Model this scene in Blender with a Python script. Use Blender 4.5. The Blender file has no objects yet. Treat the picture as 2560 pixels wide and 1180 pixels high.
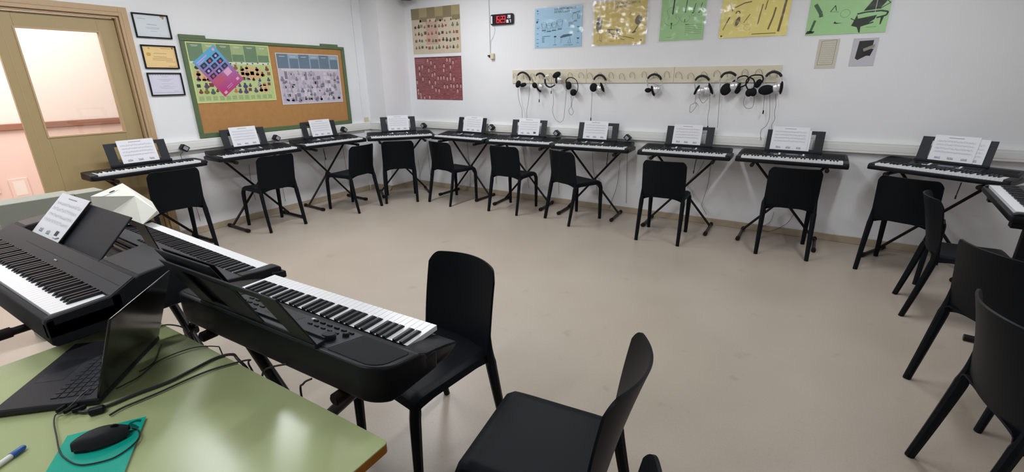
import bpy, bmesh, math, random
from mathutils import Vector, Matrix, Euler
R = math.radians
PI = math.pi
S = bpy.context.scene
COL = S.collection
rnd = random.Random(7)

# ------------------------------------------------------------------ camera
W0, H0 = 2560, 1180
FPX, YAW, PITCH, ROLL = 1166.87, -0.548334, 0.324385, -0.007966
HC = 1.58
_f = Vector((math.sin(YAW)*math.cos(PITCH), math.cos(YAW)*math.cos(PITCH), -math.sin(PITCH)))
_r = Vector((math.cos(YAW), -math.sin(YAW), 0))
_u = _r.cross(_f)
_r2 = math.cos(ROLL)*_r + math.sin(ROLL)*_u
_u2 = -math.sin(ROLL)*_r + math.cos(ROLL)*_u
cam_data = bpy.data.cameras.new('camera')
cam = bpy.data.objects.new('camera', cam_data)
COL.objects.link(cam)
M = Matrix((( _r2.x, _u2.x, -_f.x, 0), (_r2.y, _u2.y, -_f.y, 0), (_r2.z, _u2.z, -_f.z, HC), (0, 0, 0, 1)))
cam.matrix_world = M
cam_data.sensor_fit = 'HORIZONTAL'
cam_data.sensor_width = 36.0
cam_data.lens = 36.0*FPX/W0
cam_data.clip_start = 0.02
S.camera = cam

S.view_settings.view_transform = 'Standard'
S.view_settings.look = 'None'
S.view_settings.gamma = 1.0
S.view_settings.use_curve_mapping = False
S.view_settings.exposure = 0.5

world = bpy.data.worlds.new('world')
S.world = world
world.use_nodes = True
world.node_tree.nodes['Background'].inputs[0].default_value = (0.75, 0.8, 0.9, 1)
world.node_tree.nodes['Background'].inputs[1].default_value = 0.3

def ray(px):
    return _f + _r2*((px[0]-W0/2)/FPX) - _u2*((px[1]-H0/2)/FPX)
def on_z(px, z):
    d = ray(px); return Vector((0, 0, HC)) + d*((z-HC)/d.z)
def on_y(px, y):          # a point of the wall plane at this distance
    d = ray(px); return Vector((0, 0, HC)) + d*(y/d.y)
def on_x(px, x):
    d = ray(px); return Vector((0, 0, HC)) + d*(x/d.x)

# room measures (metres, camera above the origin)
XL, YB, ZC = -5.48, 5.50, 2.95      # left wall, back wall, ceiling
XR, YF = 3.3, -3.2

# ------------------------------------------------------------------ lights
def area(name, loc, sx, sy, power, col, rot=(0, 0, 0)):
    d = bpy.data.lights.new(name, 'AREA'); d.shape = 'RECTANGLE'
    d.size = sx; d.size_y = sy; d.energy = power; d.color = col
    o = bpy.data.objects.new(name, d); COL.objects.link(o)
    o.location = loc; o.rotation_euler = rot
    return o
COOL = (0.93, 0.96, 1.0)
FIX = [(-3.7, 1.75, 29), (-3.7, 4.0, 24), (-1.5, 2.9, 17), (0.55, 3.75, 17), (-1.5, -0.4, 14), (-3.7, -0.6, 18), (1.6, 0.6, 5)]
for i, (x, y, p) in enumerate(FIX):
    area('fixture_light', (x, y, ZC-0.085), 0.16, 1.2, p, COOL)
# corridor daylight and lamps beyond the door
area('corridor_light', (-6.6, 1.2, 2.7), 1.2, 3.0, 62, (1.0, 0.93, 0.88))

# ------------------------------------------------------------------ materials
def new_mat(name):
    m = bpy.data.materials.new(name); m.use_nodes = True
    return m, m.node_tree.nodes, m.node_tree.links, m.node_tree.nodes['Principled BSDF']
def mat(name, col, rough=0.5, metal=0.0, var=0.0, scale=40, bump=0.0, spec=None, coat=0.0):
    m, n, l, b = new_mat(name)
    b.inputs['Base Color'].default_value = (*col, 1)
    b.inputs['Roughness'].default_value = rough
    b.inputs['Metallic'].default_value = metal
    if spec is not None: b.inputs['Specular IOR Level'].default_value = spec
    if coat: b.inputs['Coat Weight'].default_value = coat; b.inputs['Coat Roughness'].default_value = 0.15
    if var or bump:
        tc = n.new('ShaderNodeTexCoord'); no = n.new('ShaderNodeTexNoise')
        no.inputs['Scale'].default_value = scale; no.inputs['Detail'].default_value = 4
        l.new(tc.outputs['Object'], no.inputs['Vector'])
        if var:
            r = n.new('ShaderNodeMapRange')
            r.inputs['To Min'].default_value = 1-var; r.inputs['To Max'].default_value = 1+var
            l.new(no.outputs['Fac'], r.inputs['Value'])
            mx = n.new('ShaderNodeVectorMath'); mx.operation = 'SCALE'
            mx.inputs[0].default_value = col
            l.new(r.outputs['Result'], mx.inputs['Scale']); l.new(mx.outputs['Vector'], b.inputs['Base Color'])
        if bump:
            bp = n.new('ShaderNodeBump'); bp.inputs['Strength'].default_value = bump; bp.inputs['Distance'].default_value = 0.002
            l.new(no.outputs['Fac'], bp.inputs['Height']); l.new(bp.outputs['Normal'], b.inputs['Normal'])
    return m
def srgb(r, g, b):
    f = lambda c: ((c/255+0.055)/1.055)**2.4 if c/255 > 0.04045 else c/255/12.92
    return (f(r), f(g), f(b))

def wall_material():
    m, n, l, b = new_mat('painted_wall')
    tc = n.new('ShaderNodeTexCoord')
    big = n.new('ShaderNodeTexNoise'); big.inputs['Scale'].default_value = 1.3; big.inputs['Detail'].default_value = 5
    l.new(tc.outputs['Object'], big.inputs['Vector'])
    cr = n.new('ShaderNodeValToRGB')
    cr.color_ramp.elements[0].position = 0.3; cr.color_ramp.elements[0].color = (0.80, 0.805, 0.82, 1)
    cr.color_ramp.elements[1].position = 0.75; cr.color_ramp.elements[1].color = (0.86, 0.86, 0.872, 1)
    l.new(big.outputs['Fac'], cr.inputs['Fac'])
    # faint block joints under the paint
    sep = n.new('ShaderNodeSeparateXYZ'); l.new(tc.outputs['Object'], sep.inputs[0])
    ad = n.new('ShaderNodeMath'); ad.operation = 'ADD'; l.new(sep.outputs['X'], ad.inputs[0]); l.new(sep.outputs['Y'], ad.inputs[1])
    cmb = n.new('ShaderNodeCombineXYZ'); l.new(ad.outputs[0], cmb.inputs['X']); l.new(sep.outputs['Z'], cmb.inputs['Y'])
    br = n.new('ShaderNodeTexBrick'); br.inputs['Scale'].default_value = 1.0
    br.inputs['Brick Width'].default_value = 0.8; br.inputs['Row Height'].default_value = 0.4; br.inputs['Mortar Size'].default_value = 0.006
    br.inputs['Mortar Smooth'].default_value = 1.0
    l.new(cmb.outputs[0], br.inputs['Vector'])
    fine = n.new('ShaderNodeTexNoise'); fine.inputs['Scale'].default_value = 60; l.new(tc.outputs['Object'], fine.inputs['Vector'])
    b1 = n.new('ShaderNodeBump'); b1.inputs['Strength'].default_value = 0.15; b1.inputs['Distance'].default_value = 0.002; b1.invert = True
    l.new(br.outputs['Fac'], b1.inputs['Height'])
    b2 = n.new('ShaderNodeBump'); b2.inputs['Strength'].default_value = 0.12; b2.inputs['Distance'].default_value = 0.002
    l.new(fine.outputs['Fac'], b2.inputs['Height']); l.new(b1.outputs['Normal'], b2.inputs['Normal'])
    l.new(b2.outputs['Normal'], b.inputs['Normal']); l.new(cr.outputs['Color'], b.inputs['Base Color'])
    b.inputs['Roughness'].default_value = 0.55
    return m
def floor_material():
    m, n, l, b = new_mat('terrazzo_floor')
    tc = n.new('ShaderNodeTexCoord')
    big = n.new('ShaderNodeTexNoise'); big.inputs['Scale'].default_value = 1.1; big.inputs['Detail'].default_value = 6
    fine = n.new('ShaderNodeTexNoise'); fine.inputs['Scale'].default_value = 90; fine.inputs['Detail'].default_value = 3
    spot = n.new('ShaderNodeTexVoronoi'); spot.inputs['Scale'].default_value = 55
    for t in (big, fine, spot): l.new(tc.outputs['Object'], t.inputs['Vector'])
    cr = n.new('ShaderNodeValToRGB')
    cr.color_ramp.elements[0].position = 0.3; cr.color_ramp.elements[0].color = (*srgb(170, 158, 144), 1)
    cr.color_ramp.elements[1].position = 0.72; cr.color_ramp.elements[1].color = (*srgb(181, 170, 156), 1)
    l.new(big.outputs['Fac'], cr.inputs['Fac'])
    c2 = n.new('ShaderNodeValToRGB')
    c2.color_ramp.elements[0].position = 0.35; c2.color_ramp.elements[0].color = (0.95, 0.945, 0.94, 1)
    c2.color_ramp.elements[1].position = 0.65; c2.color_ramp.elements[1].color = (1.02, 1.02, 1.02, 1)
    l.new(fine.outputs['Fac'], c2.inputs['Fac'])
    mx = n.new('ShaderNodeMix'); mx.data_type = 'RGBA'; mx.blend_type = 'MULTIPLY'; mx.inputs['Factor'].default_value = 0.8
    l.new(cr.outputs['Color'], mx.inputs[6]); l.new(c2.outputs['Color'], mx.inputs[7])
    # scattered scuff marks
    sc = n.new('ShaderNodeTexNoise'); sc.inputs['Scale'].default_value = 7; sc.inputs['Detail'].default_value = 8
    l.new(tc.outputs['Object'], sc.inputs['Vector'])
    c3 = n.new('ShaderNodeValToRGB'); c3.color_ramp.elements[0].position = 0.24; c3.color_ramp.elements[0].color = (0.85, 0.84, 0.83, 1)
    c3.color_ramp.elements[1].position = 0.36; c3.color_ramp.elements[1].color = (1, 1, 1, 1)
    l.new(sc.outputs['Fac'], c3.inputs['Fac'])
    m2 = n.new('ShaderNodeMix'); m2.data_type = 'RGBA'; m2.blend_type = 'MULTIPLY'; m2.inputs['Factor'].default_value = 1
    l.new(mx.outputs[2], m2.inputs[6]); l.new(c3.outputs['Color'], m2.inputs[7])
    l.new(m2.outputs[2], b.inputs['Base Color'])
    rr = n.new('ShaderNodeMapRange'); rr.inputs['To Min'].default_value = 0.28; rr.inputs['To Max'].default_value = 0.42
    l.new(big.outputs['Fac'], rr.inputs['Value']); l.new(rr.outputs['Result'], b.inputs['Roughness'])
    return m

M_WALL = wall_material()
M_FLOOR = floor_material()
M_CEIL = mat('ceiling_paint', (0.75, 0.75, 0.74), 0.8, var=0.03, scale=8)
M_BASE = mat('baseboard_stone', srgb(176, 160, 138), 0.4, var=0.12, scale=14)
M_TRUNK = mat('pvc_trunking', (0.80, 0.80, 0.77), 0.35, var=0.02, scale=6)
M_DOOR = mat('door_lacquer', srgb(172, 151, 109), 0.4, var=0.04, scale=5)
M_DOORF = mat('door_frame_lacquer', srgb(188, 160, 124), 0.4, var=0.04, scale=5)
M_CORR = mat('corridor_paint', (0.82, 0.74, 0.70), 0.6, var=0.03, scale=2)
M_CORRL = mat('corridor_dado_paint', (0.80, 0.60, 0.54), 0.6, var=0.04, scale=3)
M_RAIL = mat('corridor_rail_wood', srgb(150, 105, 88), 0.5)
M_CHAIR = mat('black_polypropylene', (0.0058, 0.0074, 0.0098), 0.45, var=0.08, scale=60, bump=0.06, spec=0.10)
M_BLK = mat('black_plastic', (0.008, 0.0085, 0.0105), 0.4, var=0.08, scale=50, bump=0.05, spec=0.18)
M_BLK2 = mat('matt_black_plastic', (0.014, 0.015, 0.018), 0.55, var=0.1, scale=90, bump=0.1, spec=0.25)
M_GRILL = mat('speaker_grille_cloth', (0.007, 0.008, 0.010), 0.6, bump=0.4, scale=400, spec=0.15)
M_PANEL = mat('dark_grey_panel', (0.020, 0.0225, 0.029), 0.45, var=0.06, scale=80, bump=0.05, spec=0.3)
M_REST = mat('grey_black_rest', (0.019, 0.020, 0.025), 0.5, var=0.05, scale=30, spec=0.3)
M_TUBE = mat('black_steel_tube', (0.010, 0.0085, 0.0085), 0.35, var=0.1, scale=30, spec=0.25)
M_FOOT = mat('rubber', (0.014, 0.009, 0.009), 0.7, spec=0.2)
M_KW = mat('white_key_plastic', (0.84, 0.85, 0.86), 0.28)
M_KB = mat('black_key_plastic', (0.008, 0.008, 0.011), 0.35, spec=0.3)
M_SILVER = mat('silver_plastic', (0.78, 0.78, 0.80), 0.25, metal=0.7)
M_WHITE = mat('white_plastic', (0.8, 0.8, 0.8), 0.4)
M_CREAM = mat('cream_plastic', srgb(214, 205, 176), 0.45, var=0.03, scale=10)
M_PAPER = mat('white_paper', (0.80, 0.80, 0.84), 0.6)
M_INK = mat('grey_ink', (0.30, 0.30, 0.35), 0.7)
M_INKD = mat('dark_ink', (0.06, 0.06, 0.075), 0.7)
M_INKL = mat('pale_ink', (0.55, 0.55, 0.60), 0.7)
M_TABLE = mat('green_laminate', (0.39, 0.45, 0.225), 0.25, var=0.04, scale=3, spec=0.5)
M_TEDGE = mat('table_wood_edge', srgb(168, 108, 40), 0.45, var=0.15, scale=25)
M_TLEG = mat('table_steel', (0.05, 0.05, 0.05), 0.4)
M_CORK = mat('cork', srgb(178, 130, 78), 0.85, var=0.12, scale=22, bump=0.3)
M_GRNF = mat('green_frame_paint', srgb(90, 110, 76), 0.45, var=0.05, scale=8)
M_RAILB = mat('cream_board', srgb(222, 213, 190), 0.45, var=0.04, scale=4)
M_WIRE = mat('steel_wire', (0.35, 0.32, 0.27), 0.4, metal=0.6)
M_CABLE = mat('black_cable', (0.02, 0.02, 0.02), 0.5)
M_CABG = mat('grey_cable', (0.10, 0.10, 0.10), 0.5)
M_CABW = mat('white_cable', (0.6, 0.6, 0.58), 0.5)
M_LAP = mat('laptop_shell', (0.020, 0.020, 0.026), 0.4, var=0.05, scale=80, spec=0.25)
M_LKEY = mat('laptop_key', (0.012, 0.013, 0.018), 0.35, spec=0.4)
M_TEAL = mat('teal_cover', srgb(16, 168, 148), 0.25, var=0.04, scale=6)
M_TEALD = mat('dark_teal_print', srgb(12, 82, 76), 0.25)
M_BLUE = mat('blue_cap', srgb(38, 92, 170), 0.35)
M_GREY = mat('grey_green_panel', srgb(146, 149, 138), 0.6, var=0.06, scale=5)
M_BROWN = mat('brown_wood_end', srgb(110, 70, 60), 0.6)
M_BOXW = mat('white_card', srgb(222, 222, 210), 0.5, var=0.02, scale=5)
M_CLOCK = mat('clock_shell', (0.012, 0.01, 0.02), 0.25)
M_CLKR = mat('clock_red_filter', (0.035, 0.001, 0.004), 0.25)
def emit(name, col, st):
    m, n, l, b = new_mat(name)
    b.inputs['Base Color'].default_value = (*[c*0.3 for c in col], 1)
    b.inputs['Emission Color'].default_value = (*col, 1); b.inputs['Emission Strength'].default_value = st
    return m
M_LEDR = emit('red_led', (1.0, 0.03, 0.05), 1.1)
M_LEDW = emit('white_led', (1.0, 0.95, 1.0), 1.0)
M_TUBEL = emit('fluorescent_tube', (0.95, 0.97, 1.0), 3.0)
def glass_material(name, col=(1, 1, 1), gl=0.06, rough=0.02, bump=0.0, scale=6):
    m = bpy.data.materials.new(name); m.use_nodes = True
    n = m.node_tree.nodes; l = m.node_tree.links; n.clear()
    out = n.new('ShaderNodeOutputMaterial'); mx = n.new('ShaderNodeMixShader')
    t = n.new('ShaderNodeBsdfTransparent'); t.inputs[0].default_value = (*col, 1)
    g = n.new('ShaderNodeBsdfGlossy'); g.inputs['Roughness'].default_value = rough
    lw = n.new('ShaderNodeLayerWeight'); lw.inputs['Blend'].default_value = 0.25
    ma = n.new('ShaderNodeMath'); ma.operation = 'MULTIPLY_ADD'; ma.inputs[1].default_value = 0.5; ma.inputs[2].default_value = gl
    l.new(lw.outputs['Fresnel'], ma.inputs[0]); l.new(ma.outputs[0], mx.inputs[0])
    l.new(t.outputs[0], mx.inputs[1]); l.new(g.outputs[0], mx.inputs[2]); l.new(mx.outputs[0], out.inputs['Surface'])
    if bump:
        tc = n.new('ShaderNodeTexCoord'); no = n.new('ShaderNodeTexNoise'); no.inputs['Scale'].default_value = scale
        no.inputs['Detail'].default_value = 2
        l.new(tc.outputs['Object'], no.inputs['Vector'])
        bp = n.new('ShaderNodeBump'); bp.inputs['Strength'].default_value = 1.0; bp.inputs['Distance'].default_value = bump
        l.new(no.outputs['Fac'], bp.inputs['Height']); l.new(bp.outputs['Normal'], g.inputs['Normal'])
    return m
M_GLASS = glass_material('door_glass', (0.97, 0.97, 0.96))
M_SLEEVE2 = glass_material('crumpled_sleeve', (0.98, 0.98, 0.98), gl=0.12, rough=0.2, bump=0.03, scale=5)
M_SLEEVE = glass_material('plastic_sleeve', (0.99, 0.99, 0.99), gl=0.03, rough=0.16, bump=0.02, scale=5)

# ------------------------------------------------------------------ mesh helpers
class MB:
    """collects shapes into one bmesh with material slots"""
    def __init__(s):
        s.bm = bmesh.new(); s.mats = []
    def mi(s, m):
        if m not in s.mats: s.mats.append(m)
        return s.mats.index(m)
    def _take(s, tmp, m, mx=None):
        if mx is not None: bmesh.ops.transform(tmp, matrix=mx, verts=tmp.verts)
        i = s.mi(m); vm = {}
        for v in tmp.verts: vm[v] = s.bm.verts.new(v.co)
        for f in tmp.faces:
            try:
                nf = s.bm.faces.new([vm[v] for v in f.verts]); nf.material_index = i
            except ValueError: pass
        tmp.free()
    def box(s, lo, hi, m, bev=0.0, mx=None, seg=1):
        t = bmesh.new()
        c = [(lo[i]+hi[i])/2 for i in range(3)]; d = [abs(hi[i]-lo[i]) for i in range(3)]
        bmesh.ops.create_cube(t, size=1, matrix=Matrix.Translation(c) @ Matrix.Diagonal((*d, 1)))
        if bev: bmesh.ops.bevel(t, geom=t.edges[:], offset=bev, segments=seg, affect='EDGES', profile=0.5)
        s._take(t, m, mx); return s
    def prism(s, poly, a, b, m, axis='x', bev=0.0, mx=None, seg=1):
        """poly in the two other axes, from a to b along axis"""
        t = bmesh.new()
        def P(p, k):
            return {'x': (k, p[0], p[1]), 'y': (p[0], k, p[1]), 'z': (p[0], p[1], k)}[axis]
        va = [t.verts.new(P(p, a)) for p in poly]; vb = [t.verts.new(P(p, b)) for p in poly]
        t.faces.new(va[::-1]); t.faces.new(vb)
        n = len(poly)
        for i in range(n): t.faces.new((va[i], va[(i+1) % n], vb[(i+1) % n], vb[i]))
        bmesh.ops.recalc_face_normals(t, faces=t.faces[:])
        if bev: bmesh.ops.bevel(t, geom=t.edges[:], offset=bev, segments=seg, affect='EDGES', profile=0.5)
        s._take(t, m, mx); return s
    def slab(s, outline, ztop, zbot, m, ybreaks=(), bev=0.0, mx=None, seg=2):
        """plan outline raised to a top surface whose height depends on y"""
        t = bmesh.new()
        vs = [t.verts.new((p[0], p[1], 0)) for p in outline]
        t.faces.new(vs)
        for yb in ybreaks:
            bmesh.ops.bisect_plane(t, geom=t.verts[:]+t.edges[:]+t.faces[:], plane_co=(0, yb, 0), plane_no=(0, 1, 0))
        r = bmesh.ops.extrude_face_region(t, geom=t.faces[:])
        top = [g for g in r['geom'] if isinstance(g, bmesh.types.BMVert)]
        ts = set(top)
        for v in t.verts: v.co.z = ztop(v.co.y) if v in ts else zbot(v.co.y)
        bmesh.ops.recalc_face_normals(t, faces=t.faces[:])
        if bev:
            t.normal_update()
            ed = [e for e in t.edges if len(e.link_faces) == 2 and e.calc_face_angle() > R(45)]
            bmesh.ops.bevel(t, geom=ed, offset=bev, segments=seg, affect='EDGES', profile=0.5)
        s._take(t, m, mx); return s
    def tube(s, pts, r, m, n=8, caps=True, taper=None, mx=None, closed=False):
        t = bmesh.new(); pts = [Vector(p) for p in pts]; rings = []
        up = Vector((0, 0, 1)); N = len(pts)
        prev = None
        for i, p in enumerate(pts):
            if closed: d = (pts[(i+1) % N]-pts[i-1]).normalized()
            else:
                d = (pts[min(i+1, N-1)]-pts[max(i-1, 0)]).normalized()
            if prev is None:
                a = d.cross(up)
                if a.length < 1e-3: a = d.cross(Vector((1, 0, 0)))
                a.normalize()
            else:
                a = prev - d*prev.dot(d)
                if a.length < 1e-6: a = d.cross(up)
                a.normalize()
            prev = a; b = d.cross(a)
            rr = r if taper is None else taper[i]
            if isinstance(rr, (int, float)): rr = (rr, rr)
            rings.append([t.verts.new(p+a*math.cos(2*PI*k/n)*rr[0]+b*math.sin(2*PI*k/n)*rr[1]) for k in range(n)])
        for i in range(N if closed else N-1):
            A = rings[i]; B = rings[(i+1) % N]
            for k in range(n): t.faces.new((A[k], A[(k+1) % n], B[(k+1) % n], B[k]))
        if caps and not closed:
            t.faces.new(rings[0][::-1]); t.faces.new(rings[-1])
        bmesh.ops.recalc_face_normals(t, faces=t.faces[:])
        s._take(t, m, mx); return s
    def bar(s, a, b, w, h, m, bev=0.002, w2=None, h2=None):
        """rectangular bar between two points"""
        a = Vector(a); b = Vector(b); d = (b-a).normalized()
        x = d.cross(Vector((0, 1, 0)))
        if x.length < 1e-3: x = Vector((1, 0, 0))
        x.normalize(); y = d.cross(x)
        t = bmesh.new(); w2 = w2 or w; h2 = h2 or h
        A = [t.verts.new(a+x*sx*w/2+y*sy*h/2) for sx, sy in ((-1, -1), (1, -1), (1, 1), (-1, 1))]
        B = [t.verts.new(b+x*sx*w2/2+y*sy*h2/2) for sx, sy in ((-1, -1), (1, -1), (1, 1), (-1, 1))]
        t.faces.new(A[::-1]); t.faces.new(B)
        for k in range(4): t.faces.new((A[k], A[(k+1) % 4], B[(k+1) % 4], B[k]))
        bmesh.ops.recalc_face_normals(t, faces=t.faces[:])
        if bev: bmesh.ops.bevel(t, geom=t.edges[:], offset=bev, segments=1, affect='EDGES', profile=0.5)
        s._take(t, m); return s
    def ball(s, c, rad, m, mx=None, u=16, v=10):
        t = bmesh.new(); bmesh.ops.create_uvsphere(t, u_segments=u, v_segments=v, radius=1)
        mm = Matrix.Translation(c) @ (mx or Matrix()) @ Matrix.Diagonal((*rad, 1))
        s._take(t, m, mm); return s
    def cyl(s, c, r, h, m, mx=None, n=20, r2=None, bev=0.0):
        t = bmesh.new(); bmesh.ops.create_cone(t, cap_ends=True, segments=n, radius1=r, radius2=r if r2 is None else r2, depth=h)
        if bev: bmesh.ops.bevel(t, geom=[e for e in t.edges if e.calc_face_angle(0) > R(50)], offset=bev, segments=2, affect='EDGES')
        s._take(t, m, Matrix.Translation(c) @ (mx or Matrix())); return s
    def grid(s, fn, nu, nv, th, m):
        """closed shell: fn(u,v)->Vector over [-1,1]x[0,1], thickened by th along the normal"""
        t = bmesh.new()
        P = [[fn(-1+2*i/nu, j/nv) for i in range(nu+1)] for j in range(nv+1)]
        def nrm(i, j):
            a = P[j][min(i+1, nu)]-P[j][max(i-1, 0)]; b = P[min(j+1, nv)][i]-P[max(j-1, 0)][i]
            return a.cross(b).normalized()
        T = [[t.verts.new(P[j][i]+nrm(i, j)*th/2) for i in range(nu+1)] for j in range(nv+1)]
        B = [[t.verts.new(P[j][i]-nrm(i, j)*th/2) for i in range(nu+1)] for j in range(nv+1)]
        for j in range(nv):
            for i in range(nu):
                t.faces.new((T[j][i], T[j][i+1], T[j+1][i+1], T[j+1][i]))
                t.faces.new((B[j][i], B[j+1][i], B[j+1][i+1], B[j][i+1]))
        for i in range(nu):
            t.faces.new((T[0][i+1], T[0][i], B[0][i], B[0][i+1])); t.faces.new((T[nv][i], T[nv][i+1], B[nv][i+1], B[nv][i]))
        for j in range(nv):
            t.faces.new((T[j][0], T[j+1][0], B[j+1][0], B[j][0])); t.faces.new((T[j+1][nu], T[j][nu], B[j][nu], B[j+1][nu]))
        s._take(t, m); return s
    def poly(s, pts, m):
        try:
            f = s.bm.faces.new([s.bm.verts.new(p) for p in pts]); f.material_index = s.mi(m)
        except ValueError: pass
        return s
    def build(s, name, parent=None, smooth=True, loc=None, mx=None):
        me = bpy.data.meshes.new(name); s.bm.normal_update(); s.bm.to_mesh(me); s.bm.free()
        for m in s.mats: me.materials.append(m)
        if smooth and len(me.polygons):
            me.shade_smooth()
            try: me.set_sharp_from_angle(angle=R(38))
            except Exception: pass
        o = bpy.data.objects.new(name, me); COL.objects.link(o)
        if parent: o.parent = parent
        if loc is not None: o.location = loc
        if mx is not None: o.matrix_world = mx
        return o

def tag(o, label, cat, group=None, kind=None):
    o['label'] = label; o['category'] = cat
    if group: o['group'] = group
    if kind: o['kind'] = kind
    return o
def thing(name, label, cat, loc=(0, 0, 0), rz=0, group=None):
    o = bpy.data.objects.new(name, None); COL.objects.link(o)
    o.empty_display_size = 0.1
    o.location = loc; o.rotation_euler = (0, 0, rz)
    return tag(o, label, cat, group)
def struct(mb, name, parent=None, **k):
    o = mb.build(name, parent, **k)
    if parent is None: o['kind'] = 'structure'
    return o
def copy_tree(o, parent=None):
    c = o.copy(); COL.objects.link(c)
    if parent: c.parent = parent
    for ch in list(o.children): copy_tree(ch, c)
    return c
def rrect(x0, y0, x1, y1, r, n=5, corners=(1, 1, 1, 1)):
    """rounded rectangle, corners in order (x0,y0),(x1,y0),(x1,y1),(x0,y1)"""
    out = []
    for (cx, cy, a0, f) in ((x0, y0, 180, corners[0]), (x1, y0, 270, corners[1]), (x1, y1, 0, corners[2]), (x0, y1, 90, corners[3])):
        rr = r*f
        if rr < 1e-4: out.append((cx, cy)); continue
        ox = cx+rr if cx == x0 else cx-rr; oy = cy+rr if cy == y0 else cy-rr
        for k in range(n+1):
            a = R(a0+90*k/n); out.append((ox+rr*math.cos(a), oy+rr*math.sin(a)))
    return out
def smooth_path(pts, k=6):
    pts = [Vector(p) for p in pts]; out = []
    for i in range(len(pts)-1):
        p0 = pts[max(i-1, 0)]; p1 = pts[i]; p2 = pts[i+1]; p3 = pts[min(i+2, len(pts)-1)]
        for j in range(k):
            t = j/k
            out.append(0.5*((2*p1)+(p2-p0)*t+(2*p0-5*p1+4*p2-p3)*t*t+(-p0+3*p1-3*p2+p3)*t**3))
    out.append(pts[-1]); return out
_font = {}
def text_mesh(txt, size, bold=False):
    cu = bpy.data.curves.new('lettering', 'FONT'); cu.body = txt; cu.size = size; cu.resolution_u = 2
    if bold: cu.offset = size*0.02
    o = bpy.data.objects.new('lettering', cu); COL.objects.link(o)
    bpy.context.view_layer.update()
    dg = bpy.context.evaluated_depsgraph_get()
    me = bpy.data.meshes.new_from_object(o.evaluated_get(dg))
    bpy.data.objects.remove(o); bpy.data.curves.remove(cu)
    return me
def add_text(mb, txt, size, mx, m, bold=False):
    me = text_mesh(txt, size, bold); t = bmesh.new(); t.from_mesh(me); bpy.data.meshes.remove(me)
    mb._take(t, m, mx)

# ================================================================== ROOM SHELL
mb = MB(); mb.box((XL-2.2, YF, -0.12), (XR, YB+0.2, 0), M_FLOOR); struct(mb, 'floor', smooth=False)
mb = MB(); mb.box((XL-0.15, YF, ZC), (XR, YB+0.2, ZC+0.12), M_CEIL); struct(mb, 'ceiling', smooth=False)
mb = MB(); mb.box((XL-0.15, YB, 0), (XR+0.15, YB+0.15, ZC), M_WALL); struct(mb, 'wall_back', smooth=False)
mb = MB(); mb.box((XR, YF, 0), (XR+0.15, YB, ZC), M_WALL); struct(mb, 'wall_right', smooth=False)
mb = MB(); mb.box((XL-0.15, YF-0.15, 0), (XR+0.15, YF, ZC), M_WALL); struct(mb, 'wall_front', smooth=False)
DY0, DY1, DZ = 0.30, 2.125, 2.15        # door opening in the left wall
mb = MB()
mb.box((XL-0.15, DY1, 0), (XL, YB, ZC), M_WALL)
mb.box((XL-0.15, YF, 0), (XL, DY0, ZC), M_WALL)
mb.box((XL-0.15, DY0, DZ), (XL, DY1, ZC), M_WALL)
mb.box((XL, 4.83, 0), (XL+0.02, 4.96, ZC), M_WALL)                    # pilaster strip
mb.box((XL, 4.96, 0), (-5.13, YB, ZC), M_WALL)                        # corner column
struct(mb, 'wall_left', smooth=False)
# baseboards
mb = MB(); mb.box((-5.13, YB-0.013, 0), (XR, YB, 0.072), M_BASE, 0.003); struct(mb, 'baseboard_back', smooth=False)
mb = MB(); mb.box((XL, DY1+0.08, 0), (XL+0.013, 4.83, 0.072), M_BASE, 0.003)
mb.box((XL+0.02, 4.83, 0), (XL+0.033, 4.947, 0.072), M_BASE); mb.box((XL+0.02, 4.947, 0), (-5.117, 4.96, 0.072), M_BASE)
mb.box((-5.13, 4.96, 0), (-5.117, YB-0.013, 0.072), M_BASE)
struct(mb, 'baseboard_left', smooth=False)
# cable trunking
TZ0, TZ1, TD = 0.895, 1.0, 0.045
mb = MB(); mb.box((-5.13, YB-TD, TZ0), (XR, YB, TZ1), M_TRUNK, 0.005)
mb.box((-5.13, YB-TD-0.002, TZ0+0.026), (XR, YB-TD+0.003, TZ1-0.026), M_TRUNK, 0.001)
struct(mb, 'trim_1', smooth=False)
mb = MB(); mb.box((XL, DY1+0.10, TZ0), (XL+TD, 4.96, TZ1), M_TRUNK, 0.005)
mb.box((XL+TD-0.003, DY1+0.10, TZ0+0.026), (XL+TD+0.002, 4.96, TZ1-0.026), M_TRUNK, 0.001)
mb.box((XL, 4.96-TD, TZ0), (-5.13+TD, 4.96, TZ1), M_TRUNK, 0.005)
mb.box((-5.13, 4.96-TD, TZ0), (-5.13+TD, YB-TD, TZ1), M_TRUNK, 0.005)
struct(mb, 'trim_2', smooth=False)
# paint-covered conduit on the pilaster
mb = MB(); mb.box((XL+0.02, 4.825, 0.05), (XL+0.026, 4.84, ZC), M_WALL, 0.002); struct(mb, 'trim_3', smooth=False)

# ---- door in the left wall
door = bpy.data.objects.new('door_1', None); COL.objects.link(door); door['kind'] = 'structure'
mb = MB()
mb.box((XL-0.15, DY1, 0), (XL+0.02, 2.195, 2.225), M_DOORF, 0.003)          # right jamb and casing
mb.box((XL-0.15, DY0, DZ), (XL+0.0195, DY1, 2.2245), M_DOORF)     # head
mb.box((XL-0.15, DY0-0.07, 0), (XL+0.02, DY0, 2.225), M_DOORF, 0.003)
mb.box((XL-0.05, DY1-0.02, 0), (XL-0.005, DY1, DZ), M_DOORF, 0.002)
mb.box((XL-0.05, DY0, DZ-0.02), (XL-0.0055, DY1-0.02, DZ), M_DOORF)
mb.box((XL+0.012, DY1+0.022, 0), (XL+0.024, DY1+0.03, 2.18), M_DOORF, 0.001)
mb.box((XL+0.012, DY0-0.03, 2.18), (XL+0.024, DY1+0.03, 2.188), M_DOORF, 0.001)
mb.build('door_frame', door, smooth=False)
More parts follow.
